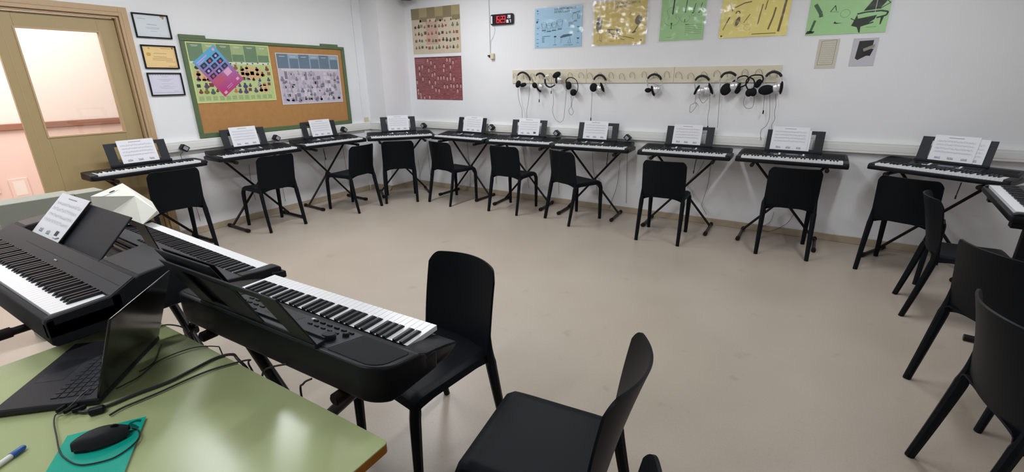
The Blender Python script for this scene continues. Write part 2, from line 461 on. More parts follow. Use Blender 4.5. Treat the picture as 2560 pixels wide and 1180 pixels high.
LY0, LY1, GX0, GX1, GZ0, GZ1 = 1.285, 2.103, 1.418, 1.965, 1.138, 2.003
mb = MB(); X0, X1 = XL-0.095, XL-0.05
mb.box((X0, LY0, 0.01), (X1, GX0, 2.128), M_DOOR, 0.002); mb.box((X0, GX1, 0.01), (X1, LY1, 2.128), M_DOOR, 0.002)
mb.box((X0, GX0, 0.01), (X1, GX1, GZ0), M_DOOR); mb.box((X0, GX0, GZ1), (X1, GX1, 2.128), M_DOOR)
for a in ((GX0-0.012, GZ0-0.012, GX1+0.012, GZ0), (GX0-0.012, GZ1, GX1+0.012, GZ1+0.012), (GX0-0.012, GZ0, GX0, GZ1), (GX1, GZ0, GX1+0.012, GZ1)):
    mb.box((X1-0.002, a[0], a[1]), (X1+0.006, a[2], a[3]), M_DOORF)
mb.box((X1-0.001, LY0+0.055, 0.01), (X1+0.0015, LY0+0.059, 2.128), M_DOORF)
mb.build('door_leaf', door, smooth=False)
mb = MB(); mb.box((X0+0.018, GX0-0.004, GZ0-0.004), (X0+0.023, GX1+0.004, GZ1+0.004), M_GLASS); mb.build('door_glass', door, smooth=False)
mb = MB()
cut = [on_x(p, X0-0.004) for p in ((278, 207), (289, 211), (292, 225), (300, 240), (307, 262), (305, 280), (296, 268), (288, 250), (284, 230), (283, 215))]
mb.prism([(p.y, p.z) for p in cut], X0-0.006, X0-0.001, M_RAIL, 'x'); mb.build('wooden_cutout', door, smooth=False)

# ---- corridor seen through the door
XC = XL-2.0
mb = MB(); mb.box((XC-0.12, -1.6, 1.13), (XC, 4.6, 3.0), M_CORR); mb.box((XC-0.12, -1.6, 0), (XC, 4.6, 1.13), M_CORRL)
mb.box((XC-0.12, -1.7, 0), (XL-0.15, -1.6, 3.0), M_CORR); mb.box((XC-0.12, 4.6, 0), (XL-0.15, 4.7, 3.0), M_CORR)
struct(mb, 'wall_corridor', smooth=False)
mb = MB(); mb.box((XC-0.12, -1.7, 3.0), (XL-0.15, 4.7, 3.1), M_CEIL); struct(mb, 'ceiling_corridor', smooth=False)
mb = MB(); mb.box((XC, -1.6, 1.085), (XC+0.03, 4.6, 1.155), M_RAIL, 0.006); struct(mb, 'trim_4', smooth=False)
# notice boards low on the corridor wall
for (y0, z0, y1, z1, lab) in ((1.02, 0.42, 1.38, 0.66, 'pale framed notice low on the pink corridor wall, wider one'), (1.46, 0.34, 1.62, 0.56, 'small pale framed notice low on the pink corridor wall, right one')):
    mb = MB(); mb.box((XC, y0, z0), (XC+0.012, y1, z1), M_CORRL, 0.003)
    mb.box((XC+0.011, y0+0.03, z0+0.03), (XC+0.014, y1-0.03, z1-0.03), M_CORR)
    tag(mb.build('wall_notice', smooth=False), lab, 'notice', 'notices on the corridor wall')

# ---- ceiling fixtures
for i, (x, y, p) in enumerate(FIX):
    where = ['above the green table, near the door', 'above the corner by the corkboard', 'above the middle of the floor', 'above the right half of the back wall', 'behind the camera, middle', 'behind the green table on the left', 'at the right side behind the chairs'][i]
    t = thing('ceiling_light', 'white fluorescent ceiling light '+where, 'light', (x, y, ZC), 0, 'fluorescent ceiling lights')
    mb = MB(); mb.box((-0.11, -0.64, -0.05), (0.11, 0.64, 0), M_WHITE, 0.004); mb.build('housing', t)
    mb = MB(); mb.tube([(-0.04, -0.6, -0.066), (-0.04, 0.6, -0.066)], 0.013, M_TUBEL, 10); mb.build('lamp_tube', t)
    mb = MB(); mb.tube([(0.04, -0.6, -0.066), (0.04, 0.6, -0.066)], 0.013, M_TUBEL, 10); mb.build('lamp_tube', t)

# ================================================================== CHAIRS
def chair_parts(t):
    def seat(u, v):
        y = -0.185+0.440*v; hw = 0.198+0.014*v
        a = abs(u); z = 0.458-0.008*math.cos(u*PI/2)*math.sin(v*PI)
        if a > 0.86:
            k = (a-0.86)/0.14; z -= 0.034*k*k*(1+0.8*max(0, abs(v-0.5)*2-0.55))
            hwk = 0.86+0.14*math.sin(k*PI/2)
            x = math.copysign(hw*hwk, u)
        else: x = hw*u
        if v > 0.90:
            k = (v-0.90)/0.10; z -= 0.045*k*k
            y = -0.185+0.440*(0.90+0.10*math.sin(k*PI/2)*0.95)
        return Vector((x, y, z))
    mb = MB(); mb.grid(seat, 28, 24, 0.008, M_CHAIR); mb.build('seat', t)
    def back(u, v):
        u = math.sin(u*PI/2)*0.85+u*0.15; a = abs(u)
        zt = 0.822+0.005*math.cos(u*PI/2)-0.046*max(0, (a-0.80)/0.20)**2.4
        zb = 0.452-0.052*max(0, (a-0.25)/0.75)**2.2
        z = zb+(zt-zb)*v
        s_ = (z-0.43)/0.40
        hw = 0.209-0.002*s_-0.002*s_*s_
        y = -0.152-0.030*s_-0.025*s_*s_-(1-u*u)*(0.028+0.045*max(0, s_))
        return Vector((hw*u, y, z))
    mb = MB(); mb.grid(back, 36, 20, 0.009, M_CHAIR); mb.build('backrest', t)
    for sx in (-1, 1):
        p = smooth_path([(sx*0.170, 0.212, 0.430), (sx*0.187, 0.230, 0.420), (sx*0.196, 0.240, 0.392), (sx*0.198, 0.246, 0.33), (sx*0.197, 0.252, 0.0)], 5)
        n = len(p); tp = []
        for i in range(n):
            k = i/(n-1); w = 0.0225-0.004*max(0, (p[i].z-0.40)/0.03) if p[i].z > 0.33 else 0.0180+0.0045*(p[i].z/0.33)
            tp.append((w*1.0, w*1.0))
        mb = MB(); mb.tube(p, 0.02, M_CHAIR, 8, taper=tp); mb.build('leg', t)
        p = [(sx*0.204, -0.165, 0.56), (sx*0.202, -0.164, 0.48), (sx*0.200, -0.172, 0.41), (sx*0.202, -0.190, 0.31), (sx*0.204, -0.220, 0.16), (sx*0.205, -0.255, 0.0)]
        mb = MB(); p = smooth_path(p, 4)
        tp = [((0.004+0.019*min(1, (0.56-q.z)/0.15)) if q.z > 0.41 else 0.0185+0.0055*q.z/0.41) for q in p]; tp = [(w*0.85, w) for w in tp]
        mb.tube(p, 0.02, M_CHAIR, 8, taper=tp); mb.build('leg', t)
CH = [
 (-5.03, 2.02, 1.45, 'black plastic chair in front of the door, pushed up to the slim keyboard'),
 (-5.025, 3.005, 1.488, 'black plastic chair at the keyboard below the left half of the corkboard'),
 (-4.831, 3.996, 1.651, 'black plastic chair turned at the keyboard below the right half of the corkboard'),
 (-4.652, 4.655, 0.787, 'black plastic chair in front of the diagonal keyboard in the room corner'),
 (-3.944, 4.919, -0.146, 'black plastic chair turned right, on the back wall side next to the corner keyboard'),
 (-3.01, 4.96, -0.012, 'black plastic chair below the leftmost hanging headphones'),
 (-2.167, 4.934, -0.393, 'black plastic chair turned right, third from the corner along the back wall'),
 (-1.085, 4.804, 0.042, 'black plastic chair seen square from behind below the lone middle headphones'),
 (0.004, 4.977, 0.055, 'black plastic chair seen from behind below the right end of the hook rail'),
 (0.867, 4.894, -0.362, 'black plastic chair at the angled keyboard at the right end of the back wall'),
 (1.056, 4.075, -1.60, 'black plastic chair seen edge-on at right, seat showing behind its thin backrest'),
 (1.037, 2.955, -1.015, 'black plastic chair at the right edge, middle one of the three in the right row'),
 (0.912, 2.128, -1.43, 'large black plastic chair in the lower right corner, nearest of the right row'),
 (-1.225, 1.312, 2.985, 'black plastic chair facing the camera behind the keyboard beside the green table'),
 (-0.530, 1.112, 1.70, 'black plastic chair with bare seat in the centre foreground, right of the green table'),
 (-0.385, 0.660, 1.54, 'black plastic chair at the bottom edge, only its backrest top showing'),
]
proto_chair = None
for i, (x, y, a, lab) in enumerate(CH):
    if proto_chair is None:
        proto_chair = thing('plastic_chair', lab, 'chair', (x, y, 0), a, 'black plastic chairs of the music room'); chair_parts(proto_chair)
    else:
        c = copy_tree(proto_chair); c.location = (x, y, 0); c.rotation_euler = (0, 0, a); c['label'] = lab

# ================================================================== KEYBOARDS
def key_layout(nw, start, pitch):
    """centre offsets of white keys and of black keys, start 0 = C, 5 = A"""
    x0 = -nw*pitch/2; white = [x0+(i+0.5)*pitch for i in range(nw)]; black = []
    for i in range(nw-1):
        d = (start+i) % 7
        if d in (2, 6): continue
        sh = {0: -0.09, 1: 0.09, 3: -0.13, 4: 0.0, 5: 0.13}[d]
        black.append(x0+(i+1)*pitch+sh*pitch)
    return white, black
def white_key_shape(mb, x, y0, y1, z, pitch, bev=0.0008):
    mb.box((x-pitch/2+0.0005, y0, z-0.018), (x+pitch/2-0.0005, y1, z), M_KW, bev)
def black_key_shape(mb, x, y0, y1, z, pitch):
    w = pitch*0.26
    mb.prism([(y0, z), (y0+0.012, z+0.0105), (y1, z+0.0105), (y1, z-0.004), (y0, z-0.004)], x-w, x+w, M_KB, 'x', 0.0012)
def rest_shape(mb, w, h, lean, m, side=0.075, topb=0.034, th=0.004):
    """plate with a window, leaning back (towards +y) from a tray at z=0"""
    rot = Matrix.Rotation(-lean, 4, 'X')
    def b(x0, z0, x1, z1): mb.box((x0, 0, z0), (x1, th, z1), m, 0.001, mx=rot)
    b(-w/2, 0, -w/2+side, h); b(w/2-side, 0, w/2, h); b(-w/2+side, h-topb, w/2-side, h); b(-w/2+side, 0, w/2-side, 0.028)
    mb.box((-w/2, -0.024, -0.004), (w/2, 0.012, 0.006), m, 0.001)
    mb.box((-w/2, -0.026, -0.004), (w/2, -0.022, 0.014), m, 0.001)

def far_keyboard(t, Wd=0.93, D=0.36, slim=False):
    kw = 0.832; pitch = kw/36
    mb = MB()
    out = rrect(-Wd/2, 0, Wd/2, D, 0.05 if slim else 0.022, 4)
    zb = lambda y: 0.012 if (y < 0.02 or y > D-0.02) else 0.0
    mb.slab(out, lambda y: 0.042, lambda y: 0.006, M_BLK, bev=0.006)
    if slim: rear = rrect(-Wd/2+0.002, 0.163, Wd/2-0.002, D-0.004, 0.045, 4, (0, 0, 1, 1))
    else: rear = [(-Wd/2+0.004, 0.163), (Wd/2-0.004, 0.163), (Wd/2-0.014, D-0.03), (Wd/2-0.03, D-0.003), (-Wd/2+0.03, D-0.003), (-Wd/2+0.014, D-0.03)]
    zt = (lambda y: 0.060+(y-0.163)*0.06) if slim else (lambda y: 0.060 if y < 0.17 else 0.066+(y-0.17)*0.155)
    mb.slab(rear, zt, lambda y: 0.03, M_BLK, ybreaks=() if slim else (0.172,), bev=0.004)
    for sx in (-1, 1):
        a, b_ = sorted((sx*(kw/2+0.001), sx*(Wd/2-0.003)))
        mb.prism([(0.012, 0.03), (0.012, 0.048), (0.03, 0.056), (0.18, 0.063), (0.18, 0.03)], a, b_, M_BLK, 'x', 0.003)
    for fx in (-Wd/2+0.1, Wd/2-0.1):
        for fy in (0.05, D-0.06): mb.cyl((fx, fy, 0.004), 0.012, 0.008, M_FOOT, n=10)
    mb.build('body', t)
    W_, B_ = key_layout(36, 0, pitch)
    mb = MB()
    for x in W_: white_key_shape(mb, x, 0.026, 0.163, 0.060, pitch, 0)
    mb.build('white_keys', t, smooth=False)
    mb = MB()
    for x in B_: black_key_shape(mb, x, 0.078, 0.163, 0.060, pitch)
    mb.build('black_keys', t, smooth=False)
    if not slim:
        for sx in (-1, 1):
            a, b_ = sorted((sx*(Wd/2-0.215), sx*(Wd/2-0.035)))
            mb = MB(); mb.prism([(0.195, zt(0.195)+0.0012), (0.315, zt(0.315)+0.0012), (0.315, zt(0.315)-0.006), (0.195, zt(0.195)-0.006)], a, b_, M_GRILL, 'x'); mb.build('speaker_grille', t, smooth=False)
        mb = MB(); sl = math.atan(0.155)
        def pl(x0, y0, x1, y1, m, h=0.002, rz=0):
            cy = (y0+y1)/2; cx = (x0+x1)/2
            mx = Matrix.Translation((cx, cy, zt(cy)+h/2)) @ Matrix.Rotation(sl, 4, 'X') @ Matrix.Rotation(rz, 4, 'Z')
            mb.box((-(x1-x0)/2, -(y1-y0)/2, -h/2), ((x1-x0)/2, (y1-y0)/2, h/2), m, 0, mx)
        pl(-0.235, 0.186, 0.235, 0.30, M_PANEL, 0.001)
        pl(-0.045, 0.225, 0.055, 0.243, M_INK, 0.002)
        pl(-0.112, 0.205, -0.095, 0.262, M_WHITE, 0.004); pl(-0.15, 0.205, -0.118, 0.213, M_WHITE, 0.004)
        pl(0.092, 0.205, 0.107, 0.262, M_WHITE, 0.004); pl(0.078, 0.205, 0.10, 0.212, M_SILVER, 0.004)
        for k in range(6): pl(0.125+k*0.017, 0.215, 0.136+k*0.017, 0.223, M_BLK2, 0.004); pl(0.125+k*0.017, 0.24, 0.136+k*0.017, 0.248, M_BLK2, 0.004)
        for k in range(4): pl(-0.09+k*0.012, 0.205, -0.082+k*0.012, 0.212, M_BLK2, 0.004)
        mb.cyl((-0.2, 0.245, zt(0.245)+0.006), 0.012, 0.012, M_BLK2, n=16, bev=0.002)
        mb.build('control_panel', t, smooth=False)
        ry, rz_ = 0.325, zt(0.325)
    else:
        mb = MB(); mb.box((-0.2, 0.168, 0.062), (0.2, 0.171, 0.066), M_PANEL)
        mb.cyl((0.02, 0.178, 0.063), 0.004, 0.004, M_WHITE, n=8); mb.build('control_panel', t, smooth=False)
        ry, rz_ = D-0.032, zt(D-0.03)+0.012
    mb = MB(); rest_shape(mb, 0.49, 0.205, R(15), M_REST)
    if slim: mb.box((-0.245, -0.028, -0.028), (0.245, 0.014, 0.002), M_BLK, 0.003)
    o = mb.build('music_rest', t, smooth=False); o.location = (0, ry, rz_+0.004)
    return ry, rz_+0.004

KBS = [  # x, y, angle, bottom z, label tail, paper offset, paper tilt
 (-5.07, 1.955, 1.560, 0.770, 'slim black keyboard with rounded ends in front of the glazed door', 0.0, 0),
 (-5.025, 2.992, 1.521, 0.783, 'black keyboard on the left wall below the left half of the corkboard', 0.0, 0),
 (-5.050, 3.995, 1.490, 0.785, 'black keyboard on the left wall below the right half of the corkboard', 0.02, 0),
 (-4.700, 4.812, 0.904, 0.787, 'black keyboard set diagonally across the room corner', 0.0, 0),
 (-3.958, 5.055, -0.045, 0.784, 'black keyboard first right of the corner, below the two stacked posters', 0.035, 0),
 (-2.985, 5.029, 0.083, 0.786, 'black keyboard below the leftmost hanging headphones', 0.0, 0),
 (-2.053, 5.033, 0.060, 0.786, 'black keyboard left of centre on the back wall, below the fifth headphones', -0.03, 0),
 (-1.024, 5.051, 0.016, 0.785, 'black keyboard below the right half of the hook rail, behind the square-on chair', -0.025, 0),
 (-0.052, 5.055, -0.025, 0.789, 'black keyboard below the right end of the hook rail', -0.045, 0),
 (0.955, 4.965, -0.50, 0.790, 'black keyboard standing at an angle at the right end of the back wall', -0.01, 0),
]
def x_stand(t, H, hw=0.33, foot=0.42, fy=0.18, rail=0.34, r=0.0125, heavy=False, bo=0.11):
    """X stand: bars crossing in one plane, feet and rails running in depth"""
    for sx in (-1, 1):
        yy = fy+bo+0.013*sx
        mb = MB(); mb.tube([(-sx*hw, yy, 0.028), (sx*hw*0.93, yy, H-0.02)], r, M_TUBE, 12)
        if heavy: mb.tube([(-sx*hw, yy+0.03, 0.028), (sx*hw*0.93, yy+0.03, H-0.02)], r, M_TUBE, 12)
        mb.build('cross_bar', t)
    for sx in (-1, 1):
        mb = MB(); mb.tube([(sx*hw, fy-foot/2+0.02, 0.02), (sx*hw, fy+foot/2-0.02, 0.02)], 0.0155, M_TUBE, 12); f = mb.build('foot_tube', t)
        for k in (-1, 1):
            mb = MB(); mb.cyl((sx*hw, fy+k*(foot/2-0.018), 0.0205), 0.0205, 0.05, M_FOOT, mx=Matrix.Rotation(PI/2, 4, 'X'), n=12, bev=0.004); mb.build('end_cap', f)
    for sx in (-1, 1):
        x = sx*hw*0.93
        mb = MB(); mb.tube([(x, fy-rail/2, H-0.019), (x, fy+rail/2, H-0.019)], 0.0135, M_TUBE, 12); f = mb.build('support_arm', t)
        for k in (-1, 1):
            mb = MB(); mb.cyl((x, fy+k*(rail/2), H-0.0185), 0.0182, 0.055, M_FOOT, mx=Matrix.Rotation(PI/2, 4, 'X'), n=12, bev=0.004); mb.build('end_cap', f)
    mb = MB(); mb.cyl((0, fy+bo, H/2), 0.028, 0.056, M_BLK2, mx=Matrix.Rotation(PI/2, 4, 'X'), n=20, bev=0.004); mb.build('height_lock', t)

def sheet_music_mesh(w, h, seed, style=0):
    mb = MB(); r = random.Random(seed)
    mb.box((-w/2, 0, 0), (w/2, 0.0015, h), M_PAPER)
    def q(x0, z0, x1, z1, m): mb.poly([(x0, -0.0004, z0), (x1, -0.0004, z0), (x1, -0.0004, z1), (x0, -0.0004, z1)], m)
    q(-0.055, h-0.022, 0.045, h-0.017, M_INK)
    for s_ in range(4):
        z = h-0.045-s_*0.030
        for k in range(5): q(-w/2+0.02, z-k*0.0028, w/2-0.02, z-k*0.0028+0.0007, M_INKL)
        for k in range(26):
            x = -w/2+0.03+k*(w-0.06)/26+r.uniform(-0.002, 0.002); zz = z-r.uniform(0, 0.011)
            q(x, zz, x+0.0035, zz+0.0028, M_INK); q(x+0.003, zz, x+0.0037, zz+0.009, M_INK)
    for k, x in enumerate((-0.105, -0.02, 0.07)):
        if style == 1 and k == 2: q(x, 0.022, x+0.035, 0.045, M_INKD); continue
        for j in range(5): q(x+j*0.008, 0.018+r.uniform(0, 0.004), x+j*0.008+0.005, 0.03+r.uniform(0, 0.006), M_INK)
        q(x, 0.016, x+0.04, 0.019, M_INKD)
    return mb

LB = ['in front of the door', 'below the corkboard, left one', 'below the corkboard, right one', 'in the room corner', 'first right of the corner', 'below the leftmost headphones', 'below the fifth headphones', 'behind the square-on chair', 'below the rail right end', 'at the back wall right end']
proto_kb = proto_st = None
sheetm = {}
def local_to_world(x, y, a, p):
    return Vector((x+math.cos(a)*p[0]-math.sin(a)*p[1], y+math.sin(a)*p[0]+math.cos(a)*p[1], p[2]))
for i, (x, y, a, z, lab, off, tl) in enumerate(KBS):
    if i == 0:
        t = thing('electronic_keyboard', lab, 'keyboard', (x, y, z), a, 'black electronic keyboards along the walls')
        ry, rz_ = far_keyboard(t, 0.95, 0.27, True)
    elif proto_kb is None:
        proto_kb = t = thing('electronic_keyboard', lab, 'keyboard', (x, y, z), a, 'black electronic keyboards along the walls')
        ry2, rz2 = far_keyboard(t); ry, rz_ = ry2, rz2
    else:
        t = copy_tree(proto_kb); t.location = (x, y, z); t.rotation_euler = (0, 0, a); t['label'] = lab; ry, rz_ = ry2, rz2
    sl = 'black tubular X stand under the keyboard '+LB[i]
    if i == 0:
        t2 = thing('keyboard_stand', sl, 'keyboard stand', (x, y, 0), a, 'X stands along the walls'); x_stand(t2, z+0.001, fy=0.14, rail=0.26, foot=0.4, bo=0.13)
    elif proto_st is None:
        proto_st = t2 = thing('keyboard_stand', sl, 'keyboard stand', (x, y, 0), a, 'X stands along the walls'); x_stand(t2, 0.783)
        t2.scale = (1, 1, (z+0.001)/0.783)
    else:
        t2 = copy_tree(proto_st); t2.location = (x, y, 0); t2.rotation_euler = (0, 0, a); t2['label'] = sl; t2.scale = (1, 1, (z+0.001)/0.783)
    # sheet of music standing on the rest
    big = i == 8
    key = (big, i in (5,))
    sm = sheet_music_mesh(0.315 if big else 0.295, 0.212 if not big else 0.225, 11+i, 1 if i == 5 else 0)
    o = sm.build('sheet_music', smooth=False)
    p = local_to_world(x, y, a, (off, ry-0.0065, z+rz_+0.0125))
    o.location = p; o.rotation_euler = Euler((-R(15), R([0, 0, 0, 0, 1.0, 0.6, 0.3, 0.3, 0.3, 0][i]), a), 'XYZ')
    tag(o, 'front white sheet music on the keyboard '+LB[i], 'sheet music', 'sheet music on the wall keyboards')
    if i in (8, 9, 4):     # a second sheet showing behind the first
        o2 = sheet_music_mesh(0.295, 0.20, 40+i).build('sheet_music', smooth=False)
        p = local_to_world(x, y, a, (off+(0.03 if i != 4 else -0.035), ry-0.0030, z+rz_+0.011))
        if i == 9: p = local_to_world(x, y, a, (off+0.06, ry-0.0030, z+rz_+0.011))
        o2.location = p; o2.rotation_euler = (-R(15), 0, a)
        tag(o2, 'second sheet behind the front one on the keyboard '+LB[i], 'sheet music', 'sheet music on the wall keyboards')

# power adapters on the trunking
AD = [((461, 370), 'L', 1), ((691, 345), 'L', 2), ((860, 324), 'L', 3), ((1059, 314), 'B', 4), ((1229, 318), 'B', 5), ((1392, 333), 'B', 6), ((1569, 344), 'B', 7)]
adl = ['between the door and the corkboard', 'below the middle of the corkboard', 'at the right end of the corkboard', 'just right of the room corner', 'right of the first keyboard after the corner', 'right of the keyboard below the leftmost headphones', 'right of the keyboard below the fifth headphones']
for (px, w, k) in AD:
    if w == 'L': c = on_x(px, XL+TD+0.040); rz = PI/2
    else: c = on_y(px, YB-TD-0.040); rz = 0
    t = thing('power_adapter', 'black plug-in power adapter on the trunking '+adl[k-1], 'power adapter', c, rz, 'power adapters on the trunking')
    mx = Matrix.Rotation(R(38), 4, 'Y')
    mb = MB(); mb.box((-0.034, -0.03, -0.028), (0.034, 0.034, 0.028), M_BLK, 0.005, mx); mb.build('adapter_body', t)
    mb = MB(); mb.box((-0.022, -0.0312, -0.018), (0.022, -0.0298, 0.018), M_INK, 0, mx); mb.build('adapter_label', t, smooth=False)
    mb = MB(); mb.tube(smooth_path([(-0.02, 0, -0.03), (-0.028, 0.01, -0.048), (-0.026, 0.055, -0.075), (-0.01, 0.062, -0.2), (0.0, 0.06, -0.4), (0.02, 0.062, -0.8)]), 0.0022, M_CABLE, 5); mb.build('cord', t)

# ================================================================== THINGS ON THE WALLS
def sheet_obj(name, mb, wall, a, b):
    """a = bottom-left coordinate along the wall, b = height"""
    o = mb.build(name, smooth=False)
    if wall == 'B': o.location = (a, YB-0.002, b)
    else: o.location = (XL+0.002, a, b); o.rotation_euler = (0, 0, PI/2)
    return o
class Sheet:
    def __init__(s, w, h, m, th=0.0008):
        s.mb = MB(); s.w = w; s.h = h; s.y = -th; s.k = 1.0
        s.mb.box((0, -th, 0), (w, 0, h), m)
    def P(s, u, v, L): return (u*s.w, s.y-0.0002*L, v*s.h*s.k)
    def quad(s, u0, v0, u1, v1, m, L=1): s.mb.poly([s.P(u0, v0, L), s.P(u1, v0, L), s.P(u1, v1, L), s.P(u0, v1, L)], m)
    def poly(s, pts, m, L=1): s.mb.poly([s.P(u, v, L) for u, v in pts], m)
    def line(s, pts, t, m, L=2, closed=False):
        P_ = [(u*s.w, v*s.h*s.k) for u, v in pts]
        if closed: P_ = P_+[P_[0]]
        for (x0, z0), (x1, z1) in zip(P_[:-1], P_[1:]):
            d = math.hypot(x1-x0, z1-z0)
            if d < 1e-6: continue
            nx, nz = -(z1-z0)/d*t/2, (x1-x0)/d*t/2; y = s.y-0.0002*L
            s.mb.poly([(x0-nx, y, z0-nz), (x1-nx, y, z1-nz), (x1+nx, y, z1+nz), (x0+nx, y, z0+nz)], m)
    def ell(s, u, v, ru, rv, m, L=1, n=12, rot=0, t=None, a0=0, a1=360):
        pts = []
        N = n if (a1-a0) >= 360 else n+1
        for k in range(N):
            a = R(a0+(a1-a0)*k/n); x = ru*math.cos(a)*s.w; z = rv*math.sin(a)*s.h
            pts.append((u+(x*math.cos(rot)-z*math.sin(rot))/s.w, v+(x*math.sin(rot)+z*math.cos(rot))/s.h))
        if t: s.line(pts, t, m, L, closed=(a1-a0) >= 360)
        else: s.poly(pts, m, L)
    def text(s, txt, size, u, v, m, L=3, rot=0, bold=False):
        mx = Matrix.Translation((u*s.w, s.y-0.0002*L, v*s.h*s.k)) @ Matrix.Rotation(PI/2, 4, 'X') @ Matrix.Rotation(rot, 4, 'Z')
        add_text(s.mb, txt, size, mx, m, bold)
def flat(name, r, g, b, rough=0.5, var=0.0): return mat(name, srgb(r, g, b), rough, var=var, scale=14)

# ---- corkboard
cy0, cy1, cz0, cz1 = 2.590, 4.615, 1.003, 2.003
t = thing('corkboard', 'large cork notice board with a green wooden frame on the left wall', 'notice board', (XL, (cy0+cy1)/2, cz0))
hw = (cy1-cy0)/2; hh = cz1-cz0
def L2(mb, name, parent): # built in world-wall coordinates relative to the empty
    return mb.build(name, parent, smooth=False)
mb = MB(); mb.box((0.002, -hw+0.03, 0.03), (0.014, hw-0.03, hh-0.03), M_CORK); L2(mb, 'cork_panel', t)
mb = MB()
for a in ((-hw, 0, hw, 0.05), (-hw, hh-0.033, hw, hh), (-hw, 0.05, -hw+0.040, hh-0.033), (hw-0.05, 0.05, hw, hh-0.033)):
    mb.box((0, a[0], a[1]), (0.03, a[2], a[3]), M_GRNF, 0.004)
mb.box((0, -hw, hh-0.005), (0.032, -hw+0.25, hh+0.028), M_GRNF, 0.003); mb.box((0, hw-0.36, hh-0.005), (0.032, hw-0.10, hh+0.026), M_GRNF, 0.003)
L2(mb, 'frame', t)

BL = [flat('print_blob_%d' % k, *c) for k, c in enumerate([(60, 70, 110), (150, 95, 70), (70, 95, 85), (120, 110, 60), (190, 120, 90), (90, 70, 100), (50, 60, 50), (150, 150, 160), (90, 110, 130), (120, 60, 50)])]
def blobs(s, rows, cols, v0, v1, mats, seed, u0=0.03, u1=0.97, size=0.03, skip=0.12):
    r = random.Random(seed); size = size*1.35
    for j in range(rows):
        for i in range(cols):
            if r.random() < skip: continue
            u = u0+(i+0.5)*(u1-u0)/cols+r.uniform(-0.012, 0.012); v = v0+(j+0.5)*(v1-v0)/rows+r.uniform(-0.015, 0.015)
            m = r.choice(mats); k = size*r.uniform(0.7, 1.15); asp = s.w/s.h
            if r.random() < 0.3: s.quad(u-k*0.8, v-k*asp*0.7, u+k*0.8, v+k*asp*0.7, m, 2)
            else:
                s.ell(u, v-k*asp*0.35, k*0.85, k*asp*0.62, m, 2, 8); s.ell(u+r.uniform(-0.004, 0.004), v+k*asp*0.45, k*0.45, k*asp*0.45, m, 3, 8)
# green history poster
G0 = flat('poster_green', 186, 202, 138, 0.4, 0.12); G1 = flat('poster_dark_green', 108, 136, 104, 0.4, 0.1); G2 = flat('poster_mid_green', 160, 180, 128, 0.4, 0.12)
GY = flat('poster_yellow_edge', 214, 220, 150, 0.4); GW = flat('poster_pale', 214, 222, 205, 0.4); GO = flat('poster_peach', 215, 178, 130, 0.4, 0.1)
s = Sheet(0.895, 0.605, GY)
s.quad(0.012, 0.018, 0.988, 0.982, G0, 1)
for k in range(6): s.quad(0.012+k*0.1627, 0.69, 0.012+(k+1)*0.1627, 0.982, (G1, G2)[k % 2], 2); 
for k in range(6):
    if k % 2: s.quad(0.02+k*0.1627, 0.70, 0.0+(k+1)*0.1627, 0.82, G1, 3)
    s.quad(0.05+k*0.1627, 0.945, 0.13+k*0.1627, 0.952, GW, 3); s.quad(0.06+k*0.1627, 0.93, 0.12+k*0.1627, 0.935, GW, 3)
s.quad(0.012, 0.655, 0.988, 0.69, GW, 3)
for k in range(14): s.ell(0.05+k*0.07, 0.672+0.01*((k*7) % 3-1), 0.012, 0.014, BL[k % 10], 4, 6)
s.ell(0.12, 0.47, 0.10, 0.1, GO, 2, 14); s.ell(0.72, 0.5, 0.16, 0.12, GO, 2, 14); s.ell(0.85, 0.22, 0.08, 0.08, GO, 2, 12)
blobs(s, 5, 14, 0.15, 0.64, BL, 3, size=0.024)
for k in range(12): 
    for j in range(4): s.quad(0.03+k*0.078, 0.045+j*0.018, 0.085+k*0.078, 0.052+j*0.018, G1, 2)
o = sheet_obj('music_history_poster', s.mb, 'L', 2.634, 1.362); o.location.x = XL+0.0185
tag(o, 'green and yellow music history poster with small figures, pinned left on the corkboard', 'poster', 'posters pinned on the corkboard')
# grey violet poster
V0 = flat('poster_lilac', 196, 188, 200, 0.4, 0.08); V1 = flat('poster_blue_grey', 104, 124, 140, 0.4, 0.12); V2 = flat('poster_pale_blue', 150, 168, 184, 0.4, 0.1); VW = flat('poster_border', 214, 206, 214, 0.4)
VG = [flat('print_grey_%d' % k, *c) for k, c in enumerate([(182, 174, 186), (160, 152, 166), (212, 205, 213), (132, 124, 138), (194, 186, 196), (172, 166, 180)])]
s = Sheet(0.905, 0.595, VW)
s.quad(0.012, 0.02, 0.988, 0.985, V0, 1)
for k in range(6):
    s.quad(0.012+k*0.1627, 0.71, 0.012+(k+1)*0.1627, 0.985, (V1, V2)[k % 2], 2)
    if k % 2: s.quad(0.03+k*0.1627, 0.71, (k+1)*0.1627, 0.90, V1, 3)
    s.quad(0.05+k*0.1627, 0.93, 0.13+k*0.1627, 0.94, VW, 4)
s.quad(0.06, 0.665, 0.95, 0.70, VW, 4)
blobs(s, 7, 18, 0.07, 0.64, VG, 5, size=0.024, skip=0.02)
blobs(s, 1, 9, 0.64, 0.71, [VG[3], VG[1]], 6, size=0.014)
blobs(s, 1, 10, 0.05, 0.14, [VG[3], VG[2], VG[1]], 8, size=0.026)
s.quad(0.09, 0.5, 0.13, 0.65, VG[3], 5); s.quad(0.40, 0.48, 0.43, 0.64, VG[3], 5); s.quad(0.2, 0.06, 0.23, 0.2, VG[3], 5)
o = sheet_obj('music_history_poster', s.mb, 'L', 3.600, 1.302); o.location.x = XL+0.0185
tag(o, 'lilac grey poster with a slate blue top band, pinned right on the corkboard', 'poster', 'posters pinned on the corkboard')
